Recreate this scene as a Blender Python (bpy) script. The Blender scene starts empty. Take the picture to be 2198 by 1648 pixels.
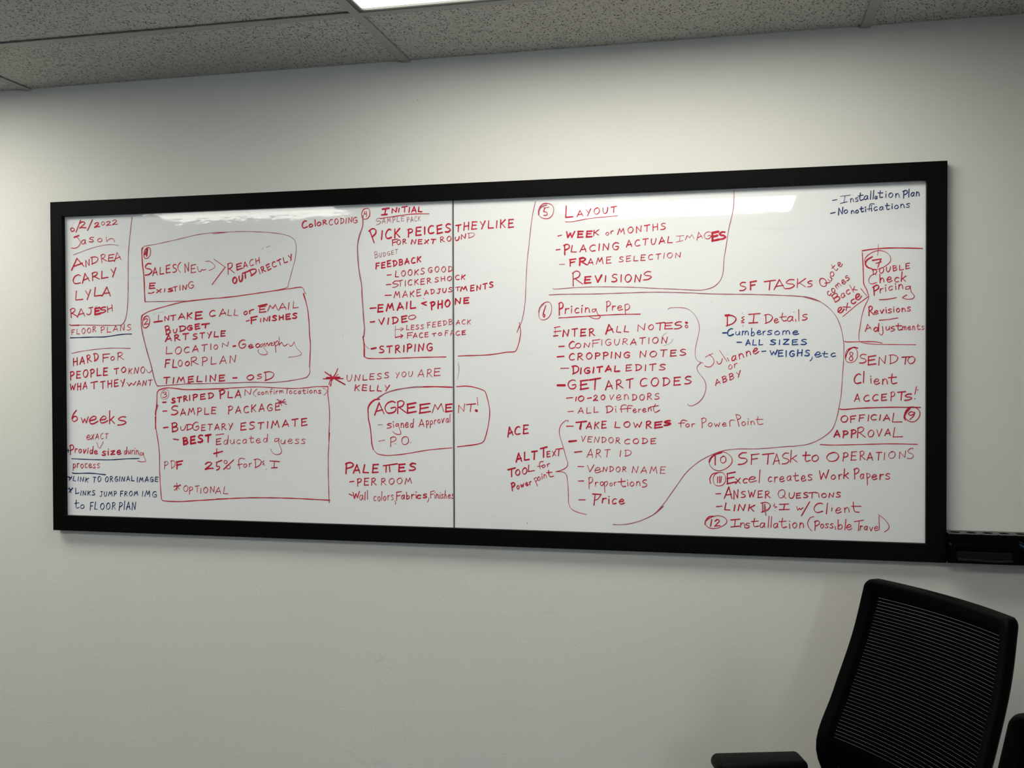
import bpy, bmesh, math, random
from mathutils import Vector, Matrix
R = math.radians
random.seed(7)
sc = bpy.context.scene
COL = sc.collection
FT = .3048

# ------------------------------------------------------------------ camera, world, exposure
cam_d = bpy.data.cameras.new('camera'); cam = bpy.data.objects.new('camera', cam_d); COL.objects.link(cam)
yaw, pitch, roll = -.219823, -.0133791, -.00318693
fwd = Vector((math.sin(yaw)*math.cos(pitch), math.cos(yaw)*math.cos(pitch), math.sin(pitch)))
r0 = Vector((math.cos(yaw), -math.sin(yaw), 0)); u0 = r0.cross(fwd)
rt = r0*math.cos(roll) + u0*math.sin(roll); up = -r0*math.sin(roll) + u0*math.cos(roll)
M = Matrix((rt, up, -fwd)).transposed().to_4x4(); M.translation = (.751998, -2.638549, 1.5738)
cam.matrix_world = M
cam_d.sensor_width = 36; cam_d.lens = 2110.49/2198*36; cam_d.clip_start = .02
sc.camera = cam
sc.view_settings.view_transform = 'Standard'; sc.view_settings.look = 'None'
sc.view_settings.gamma = 1; sc.view_settings.use_curve_mapping = False
sc.view_settings.exposure = 0.06
w = bpy.data.worlds.new('world'); sc.world = w; w.use_nodes = True
w.node_tree.nodes['Background'].inputs[0].default_value = (.5, .6, .75, 1)
w.node_tree.nodes['Background'].inputs[1].default_value = .05
LAMP = dict(near=7.6, left=9.6, mid=9.5, off=.15)   # radiance of the troffer lenses: row by the board, its left one, middle row, row switched off
DAY = 34.0            # daylight in the window of the right-hand wall

# ------------------------------------------------------------------ helpers
def tag(o, label=None, cat=None, group=None, kind=None):
    if label: o['label'] = label
    if cat: o['category'] = cat
    if group: o['group'] = group
    if kind: o['kind'] = kind
    return o
def obj(name, bm, mat, parent=None, smooth=False):
    me = bpy.data.meshes.new(name)
    if isinstance(bm, bmesh.types.BMesh):
        bm.normal_update(); bm.to_mesh(me); bm.free()
    else:
        me.from_pydata(bm[0], [], bm[1]); me.update()
    mats = mat if isinstance(mat, (list, tuple)) else [mat]
    for m_ in mats: me.materials.append(m_)
    if smooth:
        for p in me.polygons: p.use_smooth = True
    o = bpy.data.objects.new(name, me); COL.objects.link(o)
    if parent: o.parent = parent
    return o
def empty(name, loc=(0, 0, 0), rz=0):
    o = bpy.data.objects.new(name, None); COL.objects.link(o); o.empty_display_size = .1
    o.location = loc; o.rotation_euler = (0, 0, rz); return o
def box(bm, x0, x1, y0, y1, z0, z1, bevel=0, seg=2):
    r = bmesh.ops.create_cube(bm, size=1)
    vs = r['verts']
    bmesh.ops.scale(bm, vec=(x1-x0, y1-y0, z1-z0), verts=vs)
    bmesh.ops.translate(bm, vec=((x0+x1)/2, (y0+y1)/2, (z0+z1)/2), verts=vs)
    if bevel:
        es = list({e for v in vs for e in v.link_edges})
        bmesh.ops.bevel(bm, geom=es, offset=bevel, segments=seg, profile=.5, affect='EDGES')
    return bm
def nb(): return bmesh.new()
def bx(*a, **k): return box(nb(), *a, **k)
def cyl(bm, p, q, r1, r2=None, n=20):
    p = Vector(p); q = Vector(q); r2 = r1 if r2 is None else r2
    r = bmesh.ops.create_cone(bm, cap_ends=True, segments=n, radius1=r1, radius2=r2, depth=(q-p).length)
    mt = (q-p).to_track_quat('Z', 'Y').to_matrix().to_4x4(); mt.translation = (p+q)/2
    bmesh.ops.transform(bm, matrix=mt, verts=r['verts']); return bm

# ------------------------------------------------------------------ materials
def mat(name, col, rough=.6, metal=0, spec=.5, build=None):
    m = bpy.data.materials.new(name); m.use_nodes = True
    nt = m.node_tree; b = nt.nodes['Principled BSDF']
    b.inputs['Base Color'].default_value = (*col, 1); b.inputs['Roughness'].default_value = rough
    b.inputs['Metallic'].default_value = metal; b.inputs['Specular IOR Level'].default_value = spec
    if build: build(nt, b)
    return m
def N(nt, t, **k):
    n = nt.nodes.new(t)
    for a, v in k.items():
        if a in n.inputs: n.inputs[a].default_value = v
        else: setattr(n, a, v)
    return n
def lk(nt, a, b): nt.links.new(a, b)
def ocoord(nt): return N(nt, 'ShaderNodeTexCoord').outputs['Object']
def bump(nt, b, h, strength, dist):
    n = N(nt, 'ShaderNodeBump', Strength=strength, Distance=dist); lk(nt, h, n.inputs['Height']); lk(nt, n.outputs[0], b.inputs['Normal']); return n
def ramp(nt, fac, stops):
    r = N(nt, 'ShaderNodeValToRGB'); e = r.color_ramp.elements
    while len(e) < len(stops): e.new(.5)
    for i, (p, c) in enumerate(stops): e[i].position = p; e[i].color = (*c, 1)
    lk(nt, fac, r.inputs[0]); return r.outputs[0]

def paint(col, spots=False):
    def f(nt, b):
        co = ocoord(nt)
        n1 = N(nt, 'ShaderNodeTexNoise', Scale=230., Detail=2.); lk(nt, co, n1.inputs['Vector'])
        n2 = N(nt, 'ShaderNodeTexNoise', Scale=105., Detail=2.); lk(nt, co, n2.inputs['Vector'])
        ad = N(nt, 'ShaderNodeMath', operation='ADD'); lk(nt, n1.outputs[0], ad.inputs[0]); lk(nt, n2.outputs[0], ad.inputs[1])
        bump(nt, b, ad.outputs[0], .5, .0007)
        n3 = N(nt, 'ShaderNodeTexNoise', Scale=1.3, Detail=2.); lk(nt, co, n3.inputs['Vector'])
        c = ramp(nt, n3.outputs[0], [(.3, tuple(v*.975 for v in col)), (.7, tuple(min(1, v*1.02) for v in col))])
        if spots:   # faint scuffs low on the wall
            mp = N(nt, 'ShaderNodeMapping'); mp.inputs['Scale'].default_value = (1, 1, 2.2); lk(nt, co, mp.inputs[0])
            n4 = N(nt, 'ShaderNodeTexNoise', Scale=9., Detail=5., Distortion=1.5); lk(nt, mp.outputs[0], n4.inputs['Vector'])
            r4 = ramp(nt, n4.outputs[0], [(.70, (1, 1, 1)), (.80, (.90, .90, .89))])
            v = N(nt, 'ShaderNodeTexVoronoi', Scale=5.); lk(nt, co, v.inputs['Vector'])
            r5 = ramp(nt, v.outputs['Distance'], [(.006, (.45, .45, .42)), (.012, (1, 1, 1))])
            mx = N(nt, 'ShaderNodeMix', data_type='RGBA', blend_type='MULTIPLY'); mx.inputs[0].default_value = 1
            lk(nt, c, mx.inputs[6]); lk(nt, r4, mx.inputs[7])
            my = N(nt, 'ShaderNodeMix', data_type='RGBA', blend_type='MULTIPLY'); my.inputs[0].default_value = 1
            lk(nt, mx.outputs[2], my.inputs[6]); lk(nt, r5, my.inputs[7]); c = my.outputs[2]
        lk(nt, c, b.inputs['Base Color'])
    return f
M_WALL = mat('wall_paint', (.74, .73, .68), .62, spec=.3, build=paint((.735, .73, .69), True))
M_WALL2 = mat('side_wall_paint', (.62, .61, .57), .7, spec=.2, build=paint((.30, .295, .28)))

def carpet(nt, b):
    co = ocoord(nt); n = N(nt, 'ShaderNodeTexNoise', Scale=260., Detail=3.); lk(nt, co, n.inputs['Vector'])
    c = ramp(nt, n.outputs[0], [(.35, (.03, .033, .037)), (.65, (.075, .078, .082))]); lk(nt, c, b.inputs['Base Color']); bump(nt, b, n.outputs[0], .8, .003)
M_CARPET = mat('carpet', (.08, .08, .09), .95, spec=.1, build=carpet)

def tile(nt, b):
    co = ocoord(nt)
    wob = N(nt, 'ShaderNodeTexNoise', Scale=30., Detail=2.); lk(nt, co, wob.inputs['Vector'])
    add = N(nt, 'ShaderNodeMix', data_type='VECTOR'); add.inputs[0].default_value = .012; lk(nt, co, add.inputs[4]); lk(nt, wob.outputs['Color'], add.inputs[5])
    hs = []
    for rot, scl, th in ((.5, (190, 75, 190), .155), (-.35, (150, 75, 150), .13), (1.2, (260, 150, 260), .17)):
        mp = N(nt, 'ShaderNodeMapping'); mp.inputs['Rotation'].default_value = (0, 0, rot); lk(nt, add.outputs[1], mp.inputs[0])
        m2 = N(nt, 'ShaderNodeMapping'); m2.inputs['Scale'].default_value = scl; lk(nt, mp.outputs[0], m2.inputs[0])
        v = N(nt, 'ShaderNodeTexVoronoi', Scale=1.); v.inputs['Randomness'].default_value = 1; lk(nt, m2.outputs[0], v.inputs['Vector'])
        sz = N(nt, 'ShaderNodeSeparateColor'); lk(nt, v.outputs['Color'], sz.inputs[0])
        tt = N(nt, 'ShaderNodeMath', operation='MULTIPLY'); lk(nt, sz.outputs[0], tt.inputs[0]); tt.inputs[1].default_value = th*1.9
        lt = N(nt, 'ShaderNodeMath', operation='SUBTRACT'); lk(nt, v.outputs['Distance'], lt.inputs[0]); lk(nt, tt.outputs[0], lt.inputs[1])
        hs.append(lt.outputs[0])
    m1 = N(nt, 'ShaderNodeMath', operation='MINIMUM'); lk(nt, hs[0], m1.inputs[0]); lk(nt, hs[1], m1.inputs[1])
    m2 = N(nt, 'ShaderNodeMath', operation='MINIMUM'); lk(nt, m1.outputs[0], m2.inputs[0]); lk(nt, hs[2], m2.inputs[1])
    r = N(nt, 'ShaderNodeMapRange'); r.inputs['From Min'].default_value = -.04; r.inputs['From Max'].default_value = .06; lk(nt, m2.outputs[0], r.inputs[0])
    c = ramp(nt, r.outputs[0], [(0, (.12, .12, .11)), (1, (.66, .65, .615))]); lk(nt, c, b.inputs['Base Color'])
    bump(nt, b, r.outputs[0], .9, .003)
M_TILE = mat('fissured_tile', (.7, .7, .66), .95, spec=.1, build=tile)
M_TEE = mat('tee_enamel', (.44, .435, .41), .5, spec=.3)
M_TROF = mat('troffer_frame', (.12, .12, .115), .5, spec=.3)
def lens(nt, b, e=1.):
    co = ocoord(nt); mp = N(nt, 'ShaderNodeMapping'); mp.inputs['Rotation'].default_value = (0, 0, R(45)); lk(nt, co, mp.inputs[0])
    ck = N(nt, 'ShaderNodeTexChecker', Scale=170.); lk(nt, mp.outputs[0], ck.inputs['Vector'])
    c = ramp(nt, ck.outputs[1], [(0, (.97, .95, .86)), (1, (1, .97, .86))])
    lk(nt, c, b.inputs['Emission Color']); b.inputs['Emission Strength'].default_value = e
M_LENS = {k: mat('prismatic_lens_'+k, (.9, .9, .88), .3, build=lambda nt, b, v=v: lens(nt, b, v)) for k, v in LAMP.items()}

def black(nt, b):
    co = ocoord(nt); n = N(nt, 'ShaderNodeTexNoise', Scale=400., Detail=2.); lk(nt, co, n.inputs['Vector']); bump(nt, b, n.outputs[0], .15, .0004)
M_FRAME = mat('frame_black', (.0022, .0022, .002), .55, spec=.07, build=black)
def wb(nt, b):
    co = ocoord(nt)
    n = N(nt, 'ShaderNodeTexNoise', Scale=2.2, Detail=4.); lk(nt, co, n.inputs['Vector'])
    c = ramp(nt, n.outputs[0], [(.25, (.84, .86, .87)), (.6, (.875, .895, .905))])
    mp = N(nt, 'ShaderNodeMapping'); mp.inputs['Rotation'].default_value = (0, .5, 0); mp.inputs['Scale'].default_value = (2.2, 2.2, 9); lk(nt, co, mp.inputs[0])
    n2 = N(nt, 'ShaderNodeTexNoise', Scale=3., Detail=6., Distortion=.6); lk(nt, mp.outputs[0], n2.inputs['Vector'])
    r2 = ramp(nt, n2.outputs[0], [(.62, (1, 1, 1)), (.80, (.95, .945, .95))])
    v = N(nt, 'ShaderNodeTexVoronoi', Scale=9.); lk(nt, co, v.inputs['Vector'])
    r3 = ramp(nt, v.outputs['Distance'], [(.008, (.55, .55, .55)), (.016, (1, 1, 1))])
    mx = N(nt, 'ShaderNodeMix', data_type='RGBA', blend_type='MULTIPLY'); mx.inputs[0].default_value = 1; lk(nt, c, mx.inputs[6]); lk(nt, r2, mx.inputs[7])
    my = N(nt, 'ShaderNodeMix', data_type='RGBA', blend_type='MULTIPLY'); my.inputs[0].default_value = 1; lk(nt, mx.outputs[2], my.inputs[6]); lk(nt, r3, my.inputs[7])
    lk(nt, my.outputs[2], b.inputs['Base Color'])
    m3 = N(nt, 'ShaderNodeMapping'); m3.inputs['Scale'].default_value = (1, 1, 1.6); lk(nt, co, m3.inputs[0])
    n3 = N(nt, 'ShaderNodeTexNoise', Scale=26., Detail=2.5); lk(nt, m3.outputs[0], n3.inputs['Vector'])
    bump(nt, b, n3.outputs[0], .22, .0005)
M_BOARD = mat('dry_erase_white', (.8, .81, .8), .03, spec=.5, build=wb)
M_GLINT = mat('panel_edge_metal', (.55, .56, .56), .35, metal=.8)
def inkm(name, a, c):
    def f(nt, b):
        co = ocoord(nt); n = N(nt, 'ShaderNodeTexNoise', Scale=55., Detail=3.); lk(nt, co, n.inputs['Vector'])
        lk(nt, ramp(nt, n.outputs[0], [(.35, a), (.65, c)]), b.inputs['Base Color'])
    return mat(name, a, .4, spec=.3, build=f)
INKS = dict(r=inkm("ink_red", (.44, .006, .028), (.60, .018, .050)), t=inkm('ink_red_thin', (.34, .045, .085), (.45, .10, .145)),
            f=inkm('ink_red_faded', (.38, .10, .14), (.46, .16, .20)), b=inkm('ink_blue', (.008, .045, .20), (.018, .08, .30)),
            k=inkm('ink_navy', (.010, .018, .10), (.018, .030, .16)), g=inkm('ink_grey_ghost', (.50, .50, .49), (.60, .60, .59)))
M_PLASTIC = mat('chair_plastic', (.0012, .0012, .0013), .5, spec=.05, build=black)
M_FABRIC = mat('chair_fabric', (.0008, .0008, .0009), .95, spec=.02, build=black)
M_PAD = mat('arm_pad', (.0025, .0028, .0032), .5, spec=.08, build=black)
M_CHROME = mat('gas_lift_steel', (.3, .3, .31), .25, metal=1)
M_TRAY = mat('tray_black_steel', (.001, .001, .001), .4, spec=.05, build=black)
M_TRAYTOP = mat('tray_top_enamel', (.05, .05, .05), .45, spec=.5)
def felt(nt, b):
    co = ocoord(nt); n = N(nt, 'ShaderNodeTexNoise', Scale=300., Detail=4.); lk(nt, co, n.inputs['Vector'])
    lk(nt, ramp(nt, n.outputs[0], [(.3, (.004, .0042, .005)), (.7, (.012, .0125, .014))]), b.inputs['Base Color']); bump(nt, b, n.outputs[0], 1, .003)
M_FELT = mat('eraser_felt', (.03, .03, .035), 1, spec=.1, build=felt)
M_SCREW = mat('screw_steel', (.10, .10, .10), .3, metal=1)
M_MARK = mat('marker_barrel', (.01, .02, .06), .18, spec=.6)

# ------------------------------------------------------------------ the room
CZ = 2.44; GX = -.1368; TD = .3774          # ceiling height; grid line position; first cross tee
X0, X1, Y0 = GX-3*4*FT, GX+2*4*FT, -(TD+8*2*FT)
tag(obj('floor', bx(X0-.12, X1+.12, Y0-.12, .12, -.08, 0), M_CARPET), kind='structure')
tag(obj('wall_back', bx(X0-.12, X1+.12, 0, .12, 0, CZ+.25), M_WALL), kind='structure')
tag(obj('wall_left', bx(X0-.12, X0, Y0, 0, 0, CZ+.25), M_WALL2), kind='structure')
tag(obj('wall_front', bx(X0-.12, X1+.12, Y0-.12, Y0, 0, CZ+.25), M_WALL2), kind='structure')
# right-hand wall with a window, behind the camera's right shoulder
WY0, WY1, WZ0, WZ1 = -4.60, -3.80, 1.50, 2.30
bm = nb()
box(bm, X1, X1+.12, Y0, WY0, 0, CZ+.25); box(bm, X1, X1+.12, WY1, 0, 0, CZ+.25)
box(bm, X1, X1+.12, WY0, WY1, 0, WZ0); box(bm, X1, X1+.12, WY0, WY1, WZ1, CZ+.25)
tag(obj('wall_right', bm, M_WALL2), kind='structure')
win = tag(empty('window_1', (X1+.06, (WY0+WY1)/2, WZ0)), kind='structure')
hw_, hz_ = (WY1-WY0)/2, WZ1-WZ0
bm = nb()
for a in ((-hw_, -hw_+.05, 0, hz_), (hw_-.05, hw_, 0, hz_), (-hw_+.05, hw_-.05, 0, .05), (-hw_+.05, hw_-.05, hz_-.05, hz_), (-.02, .02, .05, hz_-.05)): box(bm, -.03, .03, *a)
obj('window_frame', bm, M_TEE, win)
def sky(nt, b): b.inputs['Emission Color'].default_value = (.76, .88, 1, 1); b.inputs['Emission Strength'].default_value = DAY
obj('window_pane', bx(-.006, .006, -hw_+.03, hw_-.03, .03, hz_-.03), mat('daylit_pane', (.7, .8, .9), .2, build=sky), win)
for nm, a in (('baseboard_back', (X0, X1, -.012, 0, 0, .1)), ('baseboard_left', (X0, X0+.012, Y0, -.012, 0, .1)), ('baseboard_right', (X1-.012, X1, Y0, -.012, 0, .1)), ('baseboard_front', (X0+.012, X1-.012, Y0, Y0+.012, 0, .1))):
    tag(obj(nm, bx(*a), M_PLASTIC), kind='structure')

# ceiling: lay-in tiles on a tee grid, 2 x 4 ft, with troffers in some of the cells
ceil = tag(empty('ceiling', (0, 0, CZ)), kind='structure')
ys = [0, -TD] + [-(TD+i*2*FT) for i in range(1, 9)]
xs = [GX+i*4*FT for i in range(-3, 3)]
lit = {(xi, yi) for xi in (1, 3) for yi in (1, 4, 7)}
meshes = {}
for yi in range(len(ys)-1):
    for xi in range(len(xs)-1):
        if (xi, yi) in lit: continue
        wx, wy = 4*FT, ys[yi]-ys[yi+1]
        key = round(wy, 3)
        if key not in meshes:
            b_ = bx(-wx/2+.002, wx/2-.002, -wy/2+.002, wy/2-.002, .0045, .019)
            t = obj('ceiling_tile', b_, M_TILE, ceil); meshes[key] = t.data
        else:
            t = bpy.data.objects.new('ceiling_tile', meshes[key]); COL.objects.link(t); t.parent = ceil
        t.location = ((xs[xi]+xs[xi+1])/2, (ys[yi]+ys[yi+1])/2, 0)
TW = .0119
def tee(x0, x1, y0, y1):
    bm = nb(); box(bm, x0, x1, y0, y1, -.0012, .0012); cx, cy = (x0+x1)/2, (y0+y1)/2
    if x1-x0 > y1-y0: box(bm, x0, x1, cy-.0015, cy+.0015, .001, .035)
    else: box(bm, cx-.0015, cx+.0015, y0, y1, .001, .035)
    obj('tee_bar', bm, M_TEE, ceil)
for x in xs[1:-1]: tee(x-TW, x+TW, Y0, -.001)
for y in ys[1:-1]:
    for i in range(len(xs)-1): tee(xs[i]+(TW if i else 0), xs[i+1]-(TW if i < len(xs)-2 else 0), y-TW, y+TW)
obj('ceiling_deck', bx(X0-.12, X1+.12, Y0-.12, .12, .25, .29), M_WALL2, ceil)

# troffers
def make_light(kind):
    r = empty('ceiling_light')
    hx, hy = 2*FT-TW-.002, FT-TW-.002
    bm = nb(); F = .013
    for a in ((-hx, hx, -hy, -hy+F), (-hx, hx, hy-F, hy), (-hx, -hx+F, -hy+F, hy-F), (hx-F, hx, -hy+F, hy-F)):
        box(bm, a[0], a[1], a[2], a[3], -.003, .012, bevel=.002, seg=1)
    obj('light_frame', bm, M_TROF, r)
    obj('lens', bx(-hx+F-.004, hx-F+.004, -hy+F-.004, hy-F+.004, .004, .008), M_LENS[kind], r)
    bm = nb(); box(bm, -hx, hx, -hy, hy, .012, .10, bevel=.01, seg=1)
    obj('housing', bm, M_TROF, r)
    return r
def dup(o, loc=None, parent=None):
    c = o.copy(); COL.objects.link(c)
    if parent: c.parent = parent
    if loc is not None: c.location = loc
    for ch in list(o.children): dup(ch, None, c)
    return c
first = None
names = {(3, 1): 'lit recessed ceiling light above the whiteboard, cut off by the top of the photo',
         (1, 1): 'recessed ceiling light close to the whiteboard wall, above the left end of the board',
         (3, 4): 'recessed ceiling light in the middle row, straight above the camera', (1, 4): 'recessed ceiling light in the middle row, on the left side',
         (3, 7): 'unlit recessed ceiling light at the far end of the room, right side', (1, 7): 'unlit recessed ceiling light at the far end of the room, left side'}
for k in sorted(lit, key=lambda k: (k != (3, 1), k)):
    loc = ((xs[k[0]]+xs[k[0]+1])/2, (ys[k[1]]+ys[k[1]+1])/2, CZ)
    o = make_light('off' if k[1] == 7 else 'mid' if k[1] == 4 else 'near' if k[0] == 3 else 'left'); o.location = loc
    tag(o, names[k], 'ceiling light', 'recessed ceiling lights')

# ------------------------------------------------------------------ whiteboard
BZ = 1.592; HW = 1.2192*1.00486; HH = .4572*.99097
PY = -.012; FY = -.027          # face of the panels, face of the frame (from the wall)
wbr = tag(empty('whiteboard', (0, 0, BZ)), 'long black-framed whiteboard of two panels, covered in red and blue marker notes', 'whiteboard')
def bow(x, z):      # the sheets are not perfectly flat: they curl a little towards their top edge (metres)
    t = max(0, (z-.30)/.153)
    k = BOWL if x < 0 else BOWR
    return k*t*t
BOWL, BOWR = .0007, -.0008
FO = .049
bm = nb()
def rail(a, b_, c, d):      # mitred rail, four corners in (x, z), front face slightly bevelled
    f = FY; e = .0007
    P = [Vector((p[0], 0, p[1])) for p in (a, b_, c, d)]
    cen = sum(P, Vector())/4
    vb = [bm.verts.new((p.x, -.0005, p.z)) for p in P]; vf = [bm.verts.new((p.x, f+e, p.z)) for p in P]
    vt = []
    for i, p in enumerate(P):
        q_ = p.copy()
        # pull long edges in by the bevel
        if abs(a[1]-b_[1]) < 1e-6: q_.z += (cen.z-p.z)/abs(cen.z-p.z)*e
        else: q_.x += (cen.x-p.x)/abs(cen.x-p.x)*e
        vt.append(bm.verts.new((q_.x, f, q_.z)))
    for A, B in ((vb, vf), (vf, vt)):
        for i in range(4): j = (i+1) % 4; bm.faces.new((A[i], A[j], B[j], B[i]))
    bm.faces.new(vt); bm.faces.new(vb[::-1])
ix, iz = HW, HH; ox, oz = HW+FO, HH+FO
FOL, FOR, FOT, FOB = .0400, .0473, .0444, .0454
L_, R_, T_, B_ = -ix-FOL, ix+FOR, iz+FOT, -iz-FOB
for q4 in (((L_, T_), (R_, T_), (ix, iz), (-ix, iz)), ((L_, B_), (R_, B_), (ix, -iz), (-ix, -iz)),
           ((L_, T_), (L_, B_), (-ix, -iz), (-ix, iz)), ((R_, T_), (R_, B_), (ix, -iz), (ix, iz))):
    bm = nb(); rail(*q4); bmesh.ops.recalc_face_normals(bm, faces=bm.faces); obj('frame_rail', bm, M_FRAME, wbr)
SEAM = .0030
for (a, b_) in ((-HW, -SEAM*.5), (SEAM*.5, HW)):
    vs, fs = [], []; nx, nz = 4, 40
    for j in range(nz+1):
        for i in range(nx+1):
            x = a+(b_-a)*i/nx; z = -HH+2*HH*j/nz; vs.append((x, PY-bow((a+b_)/2, z), z))
    for j in range(nz):
        for i in range(nx): k = j*(nx+1)+i; fs.append((k, k+1, k+nx+2, k+nx+1))
    n0 = len(vs)
    vs += [(a, -.003, -HH), (b_, -.003, -HH), (b_, -.003, HH), (a, -.003, HH)]
    c0, c1, c2, c3 = 0, nx, (nz+1)*(nx+1)-1, nz*(nx+1)
    fs += [(n0, n0+3, n0+2, n0+1)]
    fs += [tuple([n0] + [j*(nx+1) for j in range(nz+1)] + [n0+3])[::-1], tuple([n0+1] + [j*(nx+1)+nx for j in range(nz+1)] + [n0+2])]
    fs += [(n0, n0+1) + tuple(range(nx, -1, -1)), (n0+3, n0+2) + tuple(range(c2, c3-1, -1))]
    obj('whiteboard_panel', (vs, fs), M_BOARD, wbr)
obj('panel_edge_trim', bx(-SEAM*.5-.0016, -SEAM*.5+.0001, PY-.0012, PY+.004, -HH+.0004, HH-.0004), M_GLINT, wbr)
obj('backing_board', bx(-HW, HW, -.0028, -.0006, -HH, HH), M_FRAME, wbr)

# ---- marker writing: a single-stroke alphabet, written with a chisel tip
FONT = {   # width | strokes; '~' = smooth; coordinates in percent of the cap height
'A': (72, '0,0 38,100 74,-2|10,30 66,36'), 'B': (62, '4,98 6,0|~0,97 35,100 54,80 44,58 8,52 46,48 62,26 46,4 4,0'),
'C': (66, '~64,88 48,100 20,88 3,52 8,16 30,0 66,8'), 'D': (68, '10,98 12,0|~0,98 40,96 68,62 52,18 6,-2'),
'E': (62, '4,98 2,0|2,98 60,100|2,52 50,54|0,0 62,3'), 'F': (62, '6,98 4,-4|2,98 62,100|4,52 50,54'),
'G': (72, '~66,86 46,100 16,84 3,46 20,4 52,0 70,22 66,44 40,42'), 'H': (64, '5,100 2,-2|62,100 60,-3|4,50 62,54'),
'I': (8, '6,98 2,0'), 'J': (62, '24,98 64,100|~44,98 46,40 36,4 14,0 0,14'), 'K': (62, '6,100 3,-2|60,96 8,44|18,52 62,-2'),
'L': (62, '8,100 2,2 62,0'), 'M': (90, '0,-2 20,98 44,34 70,98 90,-2'), 'N': (70, '2,-2 8,98 58,4 70,100'),
'O': (72, '~44,98 14,84 2,40 24,2 56,10 72,54 56,92 36,98 26,92'), 'P': (60, '8,98 6,-8|~0,94 34,102 58,84 50,56 10,42'),
'Q': (84, '~44,98 14,84 2,40 24,2 56,10 72,54 56,92 36,98|44,28 84,-12'), 'R': (68, '6,98 4,-6|~2,92 30,102 52,86 42,58 10,46|16,48 68,-4'),
'S': (62, '~58,92 30,100 6,80 16,60 48,44 60,22 36,2 0,6'), 'T': (70, '0,96 70,100|36,98 32,-4'), 'U': (64, '~4,98 2,40 16,2 44,6 60,50 64,98'),
'V': (64, '0,98 28,0 64,100'), 'W': (92, '0,100 20,2 44,70 66,4 92,100'), 'X': (62, '0,98 60,0|60,98 2,0'), 'Y': (62, '2,98 28,48|62,100 20,-6'),
'Z': (62, '4,94 60,98 2,2 62,4'),
'a': (44, '~42,50 22,56 4,34 8,8 24,4 40,30 42,52 40,20 48,2'), 'b': (42, '4,100 6,2|~6,30 24,50 42,30 32,4 6,4'), 'c': (40, '~40,48 20,54 3,28 14,2 40,8'),
'd': (46, '~40,44 18,52 2,24 16,0 36,16 44,60|46,104 44,0'), 'e': (48, '~2,26 34,30 40,46 24,56 4,34 8,6 26,0 50,12'),
'f': (46, '~46,98 28,100 18,80 18,0|0,50 42,52'), 'g': (42, '~40,50 16,54 4,30 20,10 38,40 42,0 30,-34 2,-28'),
'h': (44, '4,104 4,0|~4,30 20,52 36,44 42,4'), 'i': (8, '4,52 6,0|2,76 6,78'), 'k': (44, '4,104 3,0|42,56 6,24|14,32 46,-2'), 'l': (6, '4,104 2,0'),
'm': (64, '4,54 4,0|~4,34 18,54 30,46 32,6|~32,36 46,54 58,44 64,0'), 'n': (44, '4,56 5,0|~5,32 20,54 36,44 44,0'),
'o': (44, '~26,54 6,42 4,14 22,0 42,18 40,44 24,54 16,50'), 'p': (42, '4,54 6,-40|~4,44 26,56 42,34 30,6 6,6'), 'r': (32, '4,54 5,0|~5,30 14,50 34,52'),
's': (38, '~38,50 16,56 4,40 30,24 36,8 20,0 0,4'), 't': (52, '~20,90 18,30 26,2 52,10|0,58 48,60'), 'u': (44, '~4,52 4,14 18,0 36,16 42,52|42,52 46,0'),
'v': (42, '2,54 18,0 42,56'), 'w': (64, '0,54 14,2 30,40 44,2 62,54'), 'x': (44, '0,54 44,0|44,56 2,0'), 'y': (44, '2,54 20,14|44,56 14,-34'), 'z': (44, '4,52 42,54 2,2 46,4'),
'0': (58, '~34,98 8,80 4,30 26,0 54,24 56,72 36,98 24,94'), '2': (64, '~4,78 24,98 50,90 50,66 26,32 2,2|2,2 30,8 64,4'), '3': (56, '~2,90 30,100 50,82 34,56 20,54|~20,54 46,50 54,24 30,0 0,8'),
'4': (60, '16,98 4,46 48,52|46,96 44,-10'), '5': (58, '10,98 58,100|~10,96 6,54 44,54 54,24 30,0 0,6'), '6': (56, '~46,100 16,64 4,24 24,0 52,14 48,40 24,44 6,26'),
'8': (52, '~46,84 26,100 6,82 18,58 44,38 46,10 24,0 4,16 12,42 42,62 48,84'), '9': (54, '~50,80 24,98 4,76 22,52 50,68 50,88|~50,86 44,40 16,0'),
}
def catmull(P, step):
    if len(P) < 3: return P
    out = []
    for i in range(len(P)-1):
        p0 = P[i-1] if i else P[0]*2-P[1]; p1, p2 = P[i], P[i+1]; p3 = P[i+2] if i+2 < len(P) else P[-1]*2-P[-2]
        n = max(2, min(12, int((p2-p1).length/step)))
        for k in range(n):
            t = k/n
            out.append(.5*((2*p1)+(p2-p0)*t+(2*p0-5*p1+4*p2-p3)*t*t+(3*p1-p0-3*p2+p3)*t**3))
    out.append(P[-1]); return out
ZL = [0.]
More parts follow.
